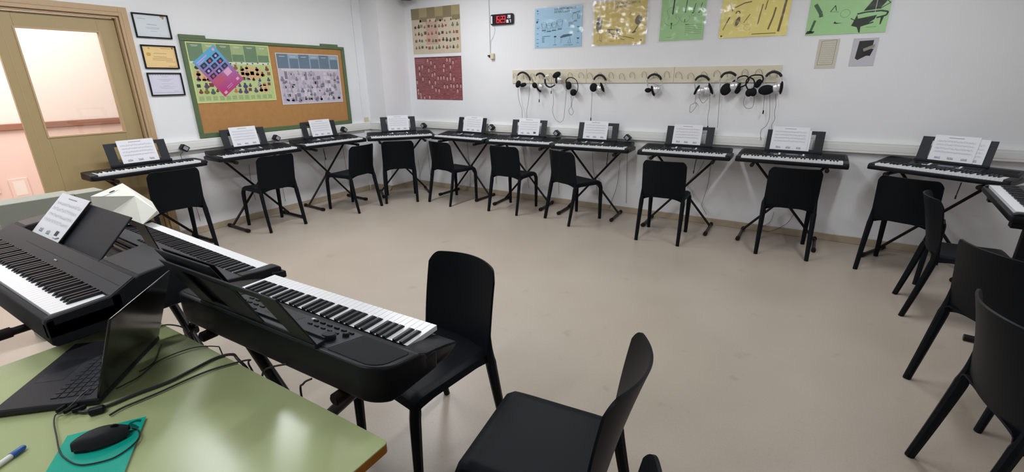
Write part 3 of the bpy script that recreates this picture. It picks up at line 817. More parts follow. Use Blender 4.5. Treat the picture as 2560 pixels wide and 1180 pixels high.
# pink and blue leaflet, tilted over the green poster
def gradient_material():
    m, n, l, b = new_mat('leaflet_print')
    tc = n.new('ShaderNodeTexCoord'); sp = n.new('ShaderNodeSeparateXYZ'); l.new(tc.outputs['Generated'], sp.inputs[0])
    ma = n.new('ShaderNodeMath'); ma.operation = 'MULTIPLY_ADD'; ma.inputs[1].default_value = 0.35; l.new(sp.outputs['X'], ma.inputs[0]); l.new(sp.outputs['Z'], ma.inputs[2])
    cr = n.new('ShaderNodeValToRGB'); e = cr.color_ramp.elements
    e[0].position = 0.15; e[0].color = (*srgb(186, 62, 120), 1); e[1].position = 1.2; e[1].color = (*srgb(96, 170, 214), 1)
    x = e.new(0.5); x.color = (*srgb(178, 92, 150), 1); x = e.new(0.8); x.color = (*srgb(140, 130, 190), 1)
    l.new(ma.outputs[0], cr.inputs[0]); l.new(cr.outputs['Color'], b.inputs['Base Color']); b.inputs['Roughness'].default_value = 0.35
    return m
MG = gradient_material(); LD = flat('leaflet_photo', 45, 50, 80, 0.35, 0.3); LO = flat('leaflet_orange', 200, 90, 95, 0.35); LW = flat('leaflet_pale', 226, 170, 200, 0.35); LT = flat('leaflet_text', 190, 170, 220, 0.35)
s = Sheet(0.30, 0.435, MG)
for j in range(3):
    for i in range(3):
        s.quad(0.10+i*0.29, 0.46+j*0.145, 0.32+i*0.29, 0.56+j*0.145, LD, 1); s.ell(0.21+i*0.29, 0.505+j*0.145, 0.05, 0.03, (LO, LT, BL[8])[(i+j) % 3], 2, 8)
for k in range(3): s.quad(0.08, 0.40-k*0.055, 0.52, 0.432-k*0.055, LO, 1)
s.text('Casino Musical', 0.030, 0.08, 0.90, LT) if False else s.quad(0.08, 0.915, 0.55, 0.94, LT, 1)
s.quad(0.08, 0.875, 0.40, 0.895, LT, 1); s.ell(0.88, 0.93, 0.05, 0.035, LW, 1, 10)
s.quad(0.60, 0.30, 0.86, 0.44, LW, 1); s.quad(0.78, 0.08, 0.9, 0.14, LW, 1); s.quad(0.08, 0.03, 0.2, 0.09, LW, 1)
for k in range(2): s.quad(0.3, 0.12-k*0.04, 0.55, 0.13-k*0.04, LT, 1)
o = s.mb.build('leaflet', smooth=False)
o.rotation_euler = Euler((0, -R(38), 0)); ang = R(38)
# local x right -> wall +y ; rotate clockwise as seen from the room
o.matrix_world = Matrix.Translation((XL+0.0205, 2.930, 1.420)) @ Matrix.Rotation(PI/2, 4, 'Z') @ Matrix.Rotation(-R(37), 4, 'Y')
tag(o, 'pink and blue leaflet pinned tilted over the green poster on the corkboard', 'leaflet')

# ---- framed certificates
def certificate(y0, y1, z0, z1, paper, lab, kind):
    w, h = y1-y0, z1-z0
    t = thing('framed_certificate', lab, 'picture frame', (XL, y0, z0), PI/2, 'certificates beside the door')
    mb = MB(); f = 0.011
    for a in ((0, 0, w, f), (0, h-f, w, h), (0, f, f, h-f), (w-f, f, w, h-f)): mb.box((a[0], -0.02, a[1]), (a[2], -0.001, a[3]), M_BLK, 0.002)
    mb.build('frame', t, smooth=False)
    s = Sheet(w-2*f, h-2*f, paper, 0.006)
    if kind == 0:
        s.ell(0.86, 0.96, 0.07, 0.05, CG, 1); s.ell(0.88, 0.90, 0.03, 0.06, CG, 2)
        for k, (a, b) in enumerate(((0.1, 0.35), (0.35, 0.65), (0.3, 0.72), (0.33, 0.7), (0.42, 0.62))): s.quad(a, (0.8, 0.55, 0.42, 0.37, 0.25)[k], b, (0.82, 0.575, 0.435, 0.385, 0.265)[k], CT, 1)
    elif kind == 1:
        s.ell(0.16, 0.62, 0.07, 0.09, CG2, 1); s.ell(0.2, 0.9, 0.03, 0.05, CG2, 1); s.ell(0.93, 0.93, 0.025, 0.04, BL[9], 1)
        for v, a, b in ((0.9, 0.55, 0.88), (0.66, 0.32, 0.72), (0.50, 0.3, 0.7), (0.42, 0.25, 0.88), (0.35, 0.25, 0.88), (0.27, 0.65, 0.95), (0.06, 0.7, 0.96)): s.quad(a, v, b, v+0.018, CB, 1)
    else:
        for k in range(12): s.ell(0.06+k*0.08, 0.95, 0.025, 0.02, CT, 1, 6)
        for v, a, b in ((0.85, 0.4, 0.6), (0.74, 0.25, 0.75), (0.69, 0.33, 0.67), (0.64, 0.4, 0.6), (0.52, 0.35, 0.72), (0.42, 0.4, 0.6), (0.37, 0.25, 0.8), (0.30, 0.3, 0.72), (0.16, 0.7, 0.86), (0.1, 0.05, 0.95)): s.quad(a, v, b, v+0.012, CT, 1)
    o = s.mb.build('certificate_sheet', t, smooth=False); o.location = (f, 0, f)
CT = flat('certificate_text', 165, 165, 180); CG = flat('certificate_stain', 165, 140, 90); CG2 = flat('certificate_seal', 205, 165, 70); CB = flat('certificate_brown_text', 165, 130, 85)
CP0 = flat('certificate_white', 214, 221, 226, 0.35, 0.02); CP1 = flat('certificate_yellow', 238, 206, 146, 0.35, 0.03); CP2 = flat('certificate_lilac', 218, 216, 232, 0.35)
certificate(2.229, 2.532, 1.979, 2.194, CP0, 'top framed certificate by the door, white with a brown corner seal', 0)
certificate(2.240, 2.540, 1.702, 1.917, CP1, 'yellow framed certificate by the door, middle of the three', 1)
certificate(2.237, 2.540, 1.449, 1.665, CP2, 'lowest framed certificate by the door, white with a patterned top border', 2)

# ---- two stacked posters right of the corner
T0 = flat('poster_tan', 206, 192, 168, 0.4, 0.08); T1 = flat('poster_olive', 142, 130, 98, 0.4, 0.1); T2 = flat('poster_sand', 170, 156, 116, 0.4, 0.1); T3 = flat('poster_rosy', 196, 164, 144, 0.4, 0.08)
s = Sheet(0.865, 0.595, T0)
for k in range(6):
    s.quad(k/6, 0.76, (k+1)/6, 1.0, (T1, T2)[k % 2], 1)
    if k % 2: s.quad(k/6+0.01, 0.70, (k+1)/6, 0.80, T1, 2)
s.quad(0.3, 0.2, 0.55, 0.7, T3, 1)
TB = [flat('tan_blob_%d' % k, *c) for k, c in enumerate([(92, 84, 72), (120, 110, 92), (70, 66, 60), (150, 90, 80), (110, 120, 110), (160, 140, 100)])]
blobs(s, 4, 13, 0.06, 0.68, TB, 12, size=0.022); blobs(s, 1, 9, 0.68, 0.74, TB, 14, size=0.016)
o = sheet_obj('music_history_poster', s.mb, 'B', -5.012, 1.932); tag(o, 'beige poster with rows of small figures, upper of two right of the corner', 'poster', 'stacked posters right of the corner')
C0 = flat('poster_crimson', 140, 80, 82, 0.4, 0.15); C1 = flat('poster_face', 196, 150, 146, 0.4, 0.15); C2 = flat('poster_dark_red', 84, 36, 44, 0.4); C3 = flat('poster_text_pink', 165, 115, 118, 0.4)
s = Sheet(0.852, 0.585, C0); r = random.Random(21)
s.quad(0, 0.98, 1, 1, C2, 1)
for k in range(5): s.quad(0.02, 0.94-k*0.022, 0.22-0.01*(k % 3), 0.95-k*0.022, C3, 1)
for j in range(11):
    for i in range(15):
        u = (i+0.5)/15+r.uniform(-0.012, 0.012); v = (j+0.5)/11+r.uniform(-0.02, 0.02)
        if v > 0.86 and u < 0.24: continue
        if r.random() < 0.27:
            s.ell(u, min(v, 0.92)+0.012, 0.026, 0.060, C2, 2, 8); s.ell(u, min(v, 0.92), 0.019, 0.048, C1, 3, 8)
        else:
            for k in range(4): s.quad(u-0.026, v-0.025+k*0.014, u+0.02+r.uniform(-0.01, 0.006), v-0.020+k*0.014, C3 if r.random() < 0.6 else C2, 1)
o = sheet_obj('portrait_poster', s.mb, 'B', -5.005, 1.302); tag(o, 'dark red poster of many small portraits, lower of two right of the corner', 'poster', 'stacked posters right of the corner')

# ---- instrument posters in plastic sleeves along the top of the back wall
def sleeved(s, x0, z0, name, lab, ex=0.02, rot=0.0, crumple=True):
    t = thing(name, lab, 'poster', (x0, YB-0.003, z0), 0, 'instrument posters in plastic sleeves')
    t.rotation_euler = (0, rot, 0)
    s.mb.build('printed_sheet', t, smooth=False)
    mb = MB(); r = random.Random(int(abs(x0)*100)); nx, nz = (8, 6) if crumple == 2 else (14, 10); w, h = s.w, s.h
    P_ = [[((-ex+(w+2*ex)*i/nx), -0.004-((0.012 if crumple == 2 else 0.0035)*r.random() if crumple else 0.0005), -ex*0.6+(h+1.6*ex)*j/nz) for i in range(nx+1)] for j in range(nz+1)]
    V = [[mb.bm.verts.new(p) for p in row] for row in P_]; k = mb.mi(M_SLEEVE2 if crumple == 2 else M_SLEEVE)
    for j in range(nz):
        for i in range(nx): f = mb.bm.faces.new((V[j][i], V[j][i+1], V[j+1][i+1], V[j+1][i])); f.material_index = k
    mb.build('plastic_sleeve', t)
IK = flat('print_black', 38, 42, 40, 0.5)
IB0 = flat('poster_blue', 176, 216, 240, 0.5, 0.03); IB1 = flat('blue_print_dark', 62, 98, 120, 0.5)
s = Sheet(0.625, 0.445, IB0)
s.text('LOS INSTRUMENTOS', 0.030, 0.42, 0.925, IB1, bold=True); s.text('DE PERCUSIÓN', 0.030, 0.42, 0.855, IB1, bold=True)
for v in (0.93, 0.87, 0.72, 0.68, 0.5, 0.36, 0.22, 0.12, 0.04): s.quad(0.04, v, 0.085, v+0.012, IB1, 1)
s.ell(0.055, 0.94, 0.014, 0.022, IB1, 2); s.ell(0.05, 0.66, 0.02, 0.028, IK, 2); s.ell(0.07, 0.52, 0.03, 0.03, IB1, 2, t=0.002); s.ell(0.06, 0.16, 0.025, 0.035, IB1, 2, t=0.002, a0=180, a1=360)
for cx, cz, k in ((0.2, 0.62, 1.0), (0.31, 0.59, 1.0), (0.42, 0.61, 1.0), (0.54, 0.66, 1.15)):
    s.ell(cx, cz, 0.055*k, 0.022*k, IB1, 2, t=0.0025); s.ell(cx, cz, 0.055*k, 0.12*k, IB1, 2, t=0.0025, a0=180, a1=360)
    s.line([(cx-0.05*k, cz), (cx-0.035*k, cz-0.15*k), (cx+0.04*k, cz-0.15*k), (cx+0.05*k, cz)], 0.0025, IB1); s.quad(cx-0.045, cz-0.19*k, cx+0.045, cz-0.165*k, IB1, 1)
s.line([(0.2, 0.40), (0.52, 0.43)], 0.003, IB1)
s.ell(0.85, 0.73, 0.055, 0.09, IB1, 2, t=0.003); s.ell(0.93, 0.76, 0.02, 0.09, IB1, 2, t=0.004); s.line([(0.80, 0.82), (0.9, 0.84), (0.95, 0.86)], 0.006, IB1); s.quad(0.81, 0.62, 0.9, 0.635, IB1, 1)
for k in range(7): s.quad(0.72, 0.50+k*0.017, 0.80+0.03*(k % 2), 0.507+k*0.017, IB1, 1)
for k in range(6): s.quad(0.16, 0.14+k*0.028, 0.22-0.006*(k % 3), 0.152+k*0.028, IB1, 1)
s.quad(0.2, 0.285, 0.34, 0.3, IB1, 1); s.quad(0.42, 0.255, 0.47, 0.29, IK, 1); s.line([(0.445, 0.25), (0.445, 0.08)], 0.003, IB1); s.quad(0.41, 0.06, 0.48, 0.072, IB1, 1)
s.poly([(0.55, 0.26), (0.62, 0.31), (0.8, 0.33), (0.8, 0.28), (0.57, 0.23)], IB1, 2); s.line([(0.57, 0.25), (0.57, 0.1)], 0.003, IB1); s.line([(0.75, 0.28), (0.78, 0.1), (0.71, 0.1), (0.75, 0.2)], 0.003, IB1)
for cz in (0.50, 0.22): s.ell(0.925, cz, 0.028, 0.035, IB1, 2, a0=180, a1=360); s.line([(0.925, cz), (0.925, cz-0.12)], 0.002, IB1); s.line([(0.90, cz-0.13), (0.95, cz-0.13)], 0.004, IB1)
s.text('LOS SONIDOS', 0.02, 0.62, 0.035, IB1)
sleeved(s, -3.003, 1.940, 'instrument_poster', 'pale blue percussion instrument poster, leftmost in the top row of the back wall')
IY0 = flat('poster_yellow', 240, 216, 120, 0.5, 0.05); IY1 = flat('yellow_print', 120, 104, 66, 0.5); IY2 = flat('yellow_print_dark', 70, 58, 34, 0.5)
s = Sheet(0.60, 0.448, IY0)
s.text('LOS INSTRUMENTOS', 0.030, 0.40, 0.915, IY2, bold=True); s.text('DE VIENTO', 0.030, 0.40, 0.845, IY2, bold=True)
s.ell(0.10, 0.47, 0.055, 0.17, IY1, 2, 16); s.quad(0.06, 0.5, 0.13, 0.66, IY1, 2); s.quad(0.15, 0.45, 0.162, 0.58, IY2, 3); s.line([(0.12, 0.3), (0.13, 0.14)], 0.003, IY2); s.line([(0.16, 0.3), (0.165, 0.14)], 0.003, IY2)
s.ell(0.13, 0.31, 0.06, 0.03, IY2, 3, t=0.003, a0=200, a1=350); s.ell(0.14, 0.1, 0.055, 0.05, IY2, 2, t=0.002); s.text('TR', 0.03, 0.115, 0.075, IY2, bold=True)
s.line([(0.27, 0.36), (0.45, 0.34)], 0.012, IY2); s.line([(0.27, 0.33), (0.36, 0.26), (0.80, 0.12)], 0.006, IY2); s.line([(0.35, 0.2), (0.62, 0.10)], 0.005, IY2); s.line([(0.36, 0.26), (0.40, 0.19)], 0.008, IY2)
s.ell(0.30, 0.31, 0.035, 0.045, IY1, 1); s.ell(0.46, 0.31, 0.022, 0.05, IY2, 3, rot=-0.3); s.ell(0.50, 0.30, 0.022, 0.055, IY2, 3, t=0.006, rot=-0.3)
s.ell(0.86, 0.54, 0.065, 0.11, IY1, 2, 16, rot=-0.3); s.line([(0.87, 0.44), (0.80, 0.30)], 0.01, IY2); s.poly([(0.74, 0.25), (0.80, 0.31), (0.83, 0.28), (0.78, 0.24)], IY2, 3)
s.line([(0.72, 0.72), (0.68, 0.66)], 0.006, IY1); s.quad(0.33, 0.08, 0.41, 0.09, IY1, 1); s.ell(0.93, 0.08, 0.016, 0.02, IY2, 2)
sleeved(s, -2.230, 1.942, 'instrument_poster', 'yellow wind instrument poster in a crumpled shiny sleeve, second in the top row', crumple=2)
IG0 = flat('poster_mint', 178, 222, 160, 0.5, 0.04); IG1 = flat('green_print', 74, 110, 74, 0.5); IG2 = flat('green_print_dark', 36, 52, 36, 0.5)
s = Sheet(0.445, 0.62, IG0); s.k = 0.665
s.poly([(0.255, 0.62), (0.285, 0.62), (0.315, 1.25), (0.29, 1.25)], IG2, 3); s.ell(0.27, 0.69, 0.13, 0.10, IG1, 2, 20, t=0.0022, a0=-25, a1=205); s.ell(0.26, 0.49, 0.175, 0.135, IG1, 2, 22, t=0.0022, a0=-220, a1=40)
s.line([(0.15, 0.64), (0.2, 0.60), (0.18, 0.57)], 0.002, IG1); s.line([(0.39, 0.64), (0.34, 0.60), (0.37, 0.57)], 0.002, IG1); s.line([(0.2, 0.56), (0.17, 0.52)], 0.003, IG2); s.line([(0.34, 0.57), (0.36, 0.52)], 0.003, IG2)
s.poly([(0.235, 0.42), (0.285, 0.42), (0.265, 0.36), (0.27, 0.28), (0.25, 0.28), (0.255, 0.36)], IG2, 3)
s.poly([(0.545, 0.64), (0.565, 0.64), (0.60, 1.15), (0.585, 1.15)], IG2, 3); s.ell(0.56, 0.68, 0.07, 0.08, IG1, 2, 14, t=0.002, a0=-20, a1=200); s.ell(0.56, 0.51, 0.105, 0.09, IG1, 2, 16, t=0.002, a0=-220, a1=40); s.quad(0.55, 0.42, 0.565, 0.50, IG2, 3)
for u in (0.74, 0.88): s.line([(u+0.035, 0.84), (u+0.01, 0.72), (u, 0.64)], 0.006, IG2); s.ell(u-0.015, 0.625, 0.022, 0.012, IG2, 3); s.ell(u, 0.60, 0.05, 0.045, IG1, 2, 12, t=0.0015); s.ell(u+0.005, 0.69, 0.035, 0.035, IG1, 2, 12, t=0.0015)
for k in range(6): s.quad(0.58, 0.14+k*0.042, 0.95, 0.146+k*0.042, IG1, 1)
s.quad(0.58, 0.36, 0.66, 0.372, IG2, 1); s.quad(0.15, 0.08, 0.3, 0.086, IG1, 1)
s.text('DE CUERDA', 0.028, 0.40, 1.42, IG2, bold=True)
sleeved(s, -1.473, 1.956, 'instrument_poster', 'pale green string instrument poster with a cello, third in the top row', crumple=False)
IYB = flat('poster_lemon', 248, 232, 142, 0.5, 0.03)
s = Sheet(0.60, 0.43, IYB); s.k = 0.86
s.line([(0.05, 0.2), (0.13, 0.5)], 0.007, IY1); s.line([(0.1, 0.38), (0.14, 0.52)], 0.010, IY1); s.line([(0.12, 0.84), (0.17, 0.66)], 0.010, IY1); s.line([(0.20, 0.74), (0.34, 0.84), (0.44, 0.86)], 0.009, IY1)
s.ell(0.255, 0.60, 0.03, 0.05, IY2, 3, 12, t=0.008, a0=-10, a1=190); s.ell(0.265, 0.40, 0.032, 0.12, IY1, 2, 14, rot=-0.25); s.ell(0.26, 0.36, 0.05, 0.1, IY1, 2, 14, t=0.002)
s.line([(0.36, 0.36), (0.44, 0.56)], 0.007, IY1); s.line([(0.57, 0.3), (0.585, 0.52), (0.61, 0.78)], 0.009, IY1); s.line([(0.65, 0.64), (0.67, 0.86)], 0.008, IY1)
s.line([(0.73, 0.16), (0.78, 0.46), (0.80, 0.68)], 0.014, IY1); s.line([(0.88, 0.1), (0.91, 0.5), (0.94, 0.98)], 0.020, IY1); s.quad(0.5, 0.06, 0.85, 0.075, IY2, 2); s.ell(0.04, 0.05, 0.016, 0.022, IK, 2); s.ell(0.42, 0.24, 0.05, 0.08, IY1, 1, 12, t=0.002)
s.text('DE VIENTO MADERA', 0.024, 0.35, 1.07, IY2)
sleeved(s, -0.873, 1.957, 'instrument_poster', 'lemon yellow woodwind instrument poster, fourth in the top row', crumple=False)
s = Sheet(0.602, 0.43, IG0); s.k = 0.64
s.poly([(0.69, 0.66), (0.78, 0.98), (0.95, 0.93), (0.88, 0.70)], IG2, 3); s.line([(0.88, 0.70), (0.99, 0.86), (0.95, 0.93)], 0.006, IG2); s.line([(0.83, 0.97), (0.83, 0.56)], 0.004, GW, 5)
s.line([(0.62, 0.58), (0.72, 0.62), (0.9, 0.64), (0.985, 0.60), (0.97, 0.50), (0.86, 0.44)], 0.012, IG2); s.poly([(0.58, 0.28), (0.62, 0.56), (0.64, 0.44), (0.86, 0.52), (0.84, 0.40), (0.78, 0.30), (0.68, 0.22)], IG2, 3); s.poly([(0.57, 0.24), (0.66, 0.18), (0.84, 0.30), (0.83, 0.33), (0.67, 0.24), (0.58, 0.29)], IG2, 4)
s.poly([(0.645, 0.20), (0.69, 0.22), (0.695, 0.02), (0.68, 0.02)], IG2, 3); s.poly([(0.91, 0.48), (0.95, 0.5), (0.925, 0.24), (0.912, 0.24)], IG2, 3); s.line([(0.60, 0.40), (0.55, 0.46)], 0.006, IG2)
s.line([(0.07, 0.95), (0.16, 0.66), (0.17, 0.55)], 0.03, IG1, 2); s.line([(0.06, 0.1), (0.1, 0.46)], 0.02, IG1, 2); s.poly([(0.0, 0.04), (0.1, 0.06), (0.12, 0.12), (0.02, 0.14)], IG2, 2); s.poly([(0.34, 0.34), (0.36, 0.40), (0.38, 0.35), (0.46, 0.34), (0.38, 0.32)], IG2, 3)
s.line([(0.28, 0.7), (0.33, 0.88), (0.35, 0.72)], 0.006, IG2); s.line([(0.27, 0.70), (0.38, 0.68)], 0.003, IG1); s.ell(0.47, 0.62, 0.06, 0.12, IG1, 1, 12, t=0.002); s.quad(0.75, 0.17, 0.88, 0.18, IG1, 1)
s.text('DE TECLA', 0.026, 0.40, 1.42, IG2)
sleeved(s, -0.114, 1.945, 'instrument_poster', 'pale green poster with a black grand piano, rightmost in the top row')
# small prints below
s = Sheet(0.165, 0.255, flat('manuscript_beige', 206, 200, 184, 0.5, 0.05)); mk = flat('manuscript_ink', 150, 145, 132)
s.line([(0.12, 0.12), (0.16, 0.93), (0.86, 0.97), (0.84, 0.14)], 0.004, mk, closed=True)
for j in range(10):
    for i in range(7): s.quad(0.2+i*0.09, 0.2+j*0.072, 0.245+i*0.09+0.01*((i+j) % 3), 0.21+j*0.072, mk, 1)
o = sheet_obj('small_print', s.mb, 'B', 0.006, 1.652); tag(o, 'small beige framed text sheet on the wall below the piano poster, left one', 'print', 'small prints below the piano poster')
s = Sheet(0.185, 0.235, flat('print_offwhite', 196, 194, 200, 0.5)); 
s.poly([(0.2, 0.28), (0.25, 0.90), (0.82, 0.92), (0.80, 0.45), (0.32, 0.22)], IK, 1); s.poly([(0.45, 0.62), (0.9, 0.78), (0.9, 0.66), (0.5, 0.52)], mk, 2); s.poly([(0.45, 0.50), (0.88, 0.62), (0.78, 0.36), (0.48, 0.38)], flat('print_dark_brown', 30, 22, 26), 3)
o = sheet_obj('small_print', s.mb, 'B', 0.272, 1.668); tag(o, 'small picture of a dark upright piano on the wall below the piano poster', 'print', 'small prints below the piano poster')

# ---- wall clock
cx0, cx1, cz0_, cz1_ = -3.640, -3.304, 2.238, 2.362
t = thing('wall_clock', 'black digital wall clock with red numerals high on the back wall', 'clock', (cx0, YB, cz0_)); t.rotation_euler = (0, R(0.5), 0)
w, h = cx1-cx0, cz1_-cz0_
mb = MB(); mb.prism(rrect(0, 0, w, h, 0.018, 4), -0.032, 0, M_CLOCK, 'y', 0.004); mb.build('clock_case', t)
mb = MB(); mb.box((0.065, -0.0335, 0.014), (0.235, -0.0318, h-0.012), M_CLKR); mb.build('red_display', t, smooth=False)
SEG = {'0': 'abcdef', '1': 'bc', '2': 'abged', '3': 'abgcd', '5': 'afgcd', '7': 'abc', '8': 'abcdefg'}
def seven(mb, ch, x, z, w_, h_, m, th=0.004):
    k = {'a': (x, z+h_-th, x+w_, z+h_), 'd': (x, z, x+w_, z+th), 'g': (x, z+h_/2-th/2, x+w_, z+h_/2+th/2), 'f': (x, z+h_/2, x+th, z+h_), 'b': (x+w_-th, z+h_/2, x+w_, z+h_), 'e': (x, z, x+th, z+h_/2), 'c': (x+w_-th, z, x+w_, z+h_/2)}
    for q in SEG[ch]: a = k[q]; mb.box((a[0], -0.0355, a[1]), (a[2], -0.034, a[3]), m)
mb = MB(); x = 0.068
for ch in '15': seven(mb, ch, x, 0.022, 0.034, 0.078, M_LEDR, 0.006); x += 0.039 if ch != '1' else 0.036
for zz in (0.045, 0.075): mb.box((x+0.001, -0.0355, zz), (x+0.006, -0.034, zz+0.006), M_LEDR)
x += 0.010
for ch in '23': seven(mb, ch, x, 0.022, 0.034, 0.078, M_LEDR, 0.006); x += 0.041
mb.build('time_numerals', t, smooth=False)
mb = MB(); seven(mb, '2', 0.262, 0.070, 0.016, 0.034, M_LEDW); seven(mb, '0', 0.285, 0.070, 0.016, 0.034, M_LEDW)
seven(mb, '8', 0.246, 0.018, 0.016, 0.034, M_LEDW); seven(mb, '1', 0.256, 0.018, 0.016, 0.034, M_LEDW); seven(mb, '7', 0.290, 0.018, 0.018, 0.034, M_LEDW); mb.box((0.277, -0.0355, 0.018), (0.280, -0.034, 0.021), M_LEDW)
for k in range(7): mb.box((0.012, -0.0355, 0.018+k*0.013), (0.030, -0.034, 0.026+k*0.013), M_LEDW)
mb.build('date_numerals', t, smooth=False)
yw = YB-0.008
mb = MB(); mb.tube(smooth_path([on_y(p, yw) for p in ((1234, 62), (1237, 75), (1233, 92), (1228, 100), (1226, 118), (1226, 132))]), 0.002, M_CABW, 5); mb.build('clock_cable').name = 'clock_cable'
tag(bpy.data.objects['clock_cable'], 'thin white cable hanging from the wall clock down to the socket', 'cable')
a = on_y((1221.5, 0), yw); b_ = on_y((1225.5, 134), yw)
mb = MB(); mb.tube([(a.x, yw, ZC), (b_.x, yw, b_.z)], 0.004, M_CABW, 6); o = mb.build('wall_cable'); tag(o, 'straight white cable running down the back wall left of the clock', 'cable')
c = on_y((1231, 141), YB)
t = thing('wall_socket', 'cream surface socket with a black plug below the digital clock', 'socket', (c.x, YB, c.z))
mb = MB(); mb.box((-0.012, -0.04, -0.036), (0.042, 0, 0.036), M_CREAM, 0.005); mb.build('socket_box', t)
mb = MB(); mb.cyl((-0.02, -0.022, 0.002), 0.018, 0.03, M_BLK, mx=Matrix.Rotation(PI/2, 4, 'Y'), n=14, r2=0.014); mb.cyl((-0.045, -0.022, 0.008), 0.007, 0.03, M_BLK, mx=Matrix.Rotation(PI/2, 4, 'Y'), n=10); mb.build('plug', t)
mb = MB(); mb.box((XL+0.02, 4.845, 1.02-0.035), (XL+0.032, 4.92, 1.02+0.05), M_CREAM, 0.004); o = mb.build('switch_plate'); tag(o, 'cream blank plate on the pilaster just above the trunking', 'wall plate')
# speaker in the top corner
t = thing('ceiling_speaker', 'black speaker mounted high in the room corner, cut by the top edge', 'speaker', (-4.90, 5.32, 2.62), R(-30))
mb = MB(); mb.box((-0.11, -0.09, 0.0), (0.11, 0.09, 0.30), M_BLK, 0.03, seg=3); mb.build('speaker_cabinet', t)
mb = MB(); mb.box((-0.02, 0.08, 0.12), (0.02, 0.20, 0.16), M_BLK2, 0.003); mb.build('bracket', t)

# ---- hook rail
hx0, hx1, hz0, hz1 = -3.325, -0.262, 1.528, 1.690
t = thing('hook_rail', 'long cream board rail with wire hooks on the back wall', 'coat rail', ((hx0+hx1)/2, YB, hz0))
hc = (hx0+hx1)/2; j1 = on_y((1466, 190), YB-0.016).x-hc; j2 = on_y((1684.5, 190), YB-0.016).x-hc
for a, b_ in ((hx0-hc, j1-0.001), (j1+0.001, j2-0.001), (j2+0.001, hx1-hc)):
    mb = MB(); mb.box((a, -0.016, 0), (b_, 0, hz1-hz0), M_RAILB, 0.002); mb.build('board', t, smooth=False)
HKX = [130, 215, 280, 350, 435, 600, 690, 765, 855, 950, 1040, 1130, 1232, 1330, 1425, 1522, 1628, 1740, 1850, 1965, 2090, 2205, 2330]
HKZ = [0, 0.3, 0.1, 0, 0.2, 0, 0, 0.2, 0.2, 0.1, 0.5, 0.1, 0, 0.2, 0, 0.3, 0.7, 0.4, 0, 0.2, -0.2, -0.2, 0.1]
rh = random.Random(4)
for k, zx in enumerate(HKX):
    px = 1250+zx/3.413; x = on_y((px, 188), YB-0.03).x-hc; zz = 0.115-HKZ[k]*0.03
    mb = MB(); sk = rh.uniform(-0.006, 0.012)
    pts = [(x-0.026, -0.018, zz-0.055), (x-0.029, -0.03, zz-0.035), (x-0.024, -0.036, zz-0.008), (x-0.004+sk/2, -0.038, zz+0.006), (x+0.018+sk/2, -0.036, zz-0.01), (x+0.026+sk, -0.03, zz-0.035), (x+0.03+sk, -0.03, zz-0.06)]
    mb.tube(smooth_path(pts, 4), 0.0024, M_WIRE, 6); mb.ball((x+0.03+sk, -0.03, zz-0.061), (0.004, 0.004, 0.004), M_WIRE, u=8, v=6); mb.build('hook', t)

# ---- headphones
YH = YB-0.062
def headphone(lab, band, cups, cables, silver=True, pad=True, plug=None, dy=0.0):
    """band: pixel-traced arc points; cups: (px, w, h, rot, facing)"""
    P_ = [on_y(p, YH+dy) for p in band]; top = max(P_, key=lambda v: v.z)
    t = thing('headphones', lab, 'headphones', top, 0, 'headphones hanging on the hook rail')
    L = [p-top for p in P_]
    for i, v in enumerate(L): v.y = -0.012*math.sin(PI*i/(len(L)-1))
    sp = smooth_path(L, 6)
    mb = MB(); n = len(sp); mb.tube(sp, 0.005, M_SILVER if silver else M_BLK, 8, taper=[(0.003, 0.0065)]*n); mb.build('headband', t)
    a, b_ = int(n*0.22), int(n*0.80)
    if silver and pad: mb = MB(); mb.tube(sp[a:b_], 0.009, M_BLK2, 8, taper=[((0.0065 if 0 < i < b_-a-1 else 0.004), (0.012 if 0 < i < b_-a-1 else 0.008)) for i in range(b_-a)]); mb.build('headband_pad', t)
    for (px, w_, h_, rot, face) in cups:
        w_ *= 1.12; h_ *= 1.12
        c_ = on_y(px, YH+dy-0.004)-top
        cm = M_SILVER if silver else M_BLK
        mx = Matrix.Rotation(R(rot), 4, 'Y')
        if face == 'pad':      # cushion towards the room
            mb = MB(); mb.ball(c_+Vector((0, 0.014, 0)), (w_*0.48, 0.022, h_*0.48), cm, mx); e = mb.build('ear_cup', t)
            mb = MB(); mb.ball(c_+Vector((0, -0.008, 0)), (w_*0.5, 0.016, h_*0.5), M_GRILL, mx); mb.build('ear_cushion', e)
        else:                  # shell towards the room, cushion turned sideways
            s_ = 1 if face == 'domeL' else -1
            mb = MB(); mb.ball(c_, (w_*0.5, 0.028, h_*0.5), cm, mx); e = mb.build('ear_cup', t)
            off = Vector((math.cos(R(rot)), 0, -math.sin(R(rot))))*(s_*w_*0.42)
            mb = MB(); mb.ball(c_+off, (w_*0.17, 0.032, h_*0.62), M_GRILL, mx); mb.build('ear_cushion', e)
    for cb in cables:
        q = [on_y(p, YB-0.052)-top for p in cb]
        mb = MB(); mb.tube(smooth_path(q, 5), 0.0021, M_CABG, 5); mb.build('cable', t)
    if plug:
        q = on_y(plug, YB-0.052)-top; mb = MB(); mb.cyl(q, 0.006, 0.035, M_BLK, n=8); mb.build('plug', t)
def A(*pts): return [(1270+x/7.865, 160+y/7.865) for x, y in pts]
def B(*pts): return [(1580+x/6.556, 160+y/6.556) for x, y in pts]
def Zp(*pts): return [(1250+x/3.413, 160+y/3.413) for x, y in pts]
headphone('silver and black headphones, leftmost on the hook rail', A((175, 370), (178, 270), (220, 195), (300, 165), (385, 205), (435, 290), (425, 360), (385, 415)),
  [(A((205, 395))[0], 0.062, 0.085, 25, 'pad'), (A((305, 410))[0], 0.085, 0.045, -15, 'pad')], [A((200, 480), (205, 640), (240, 800), (275, 890), (280, 1070)), A((430, 400), (405, 700), (370, 920), (375, 1070))])
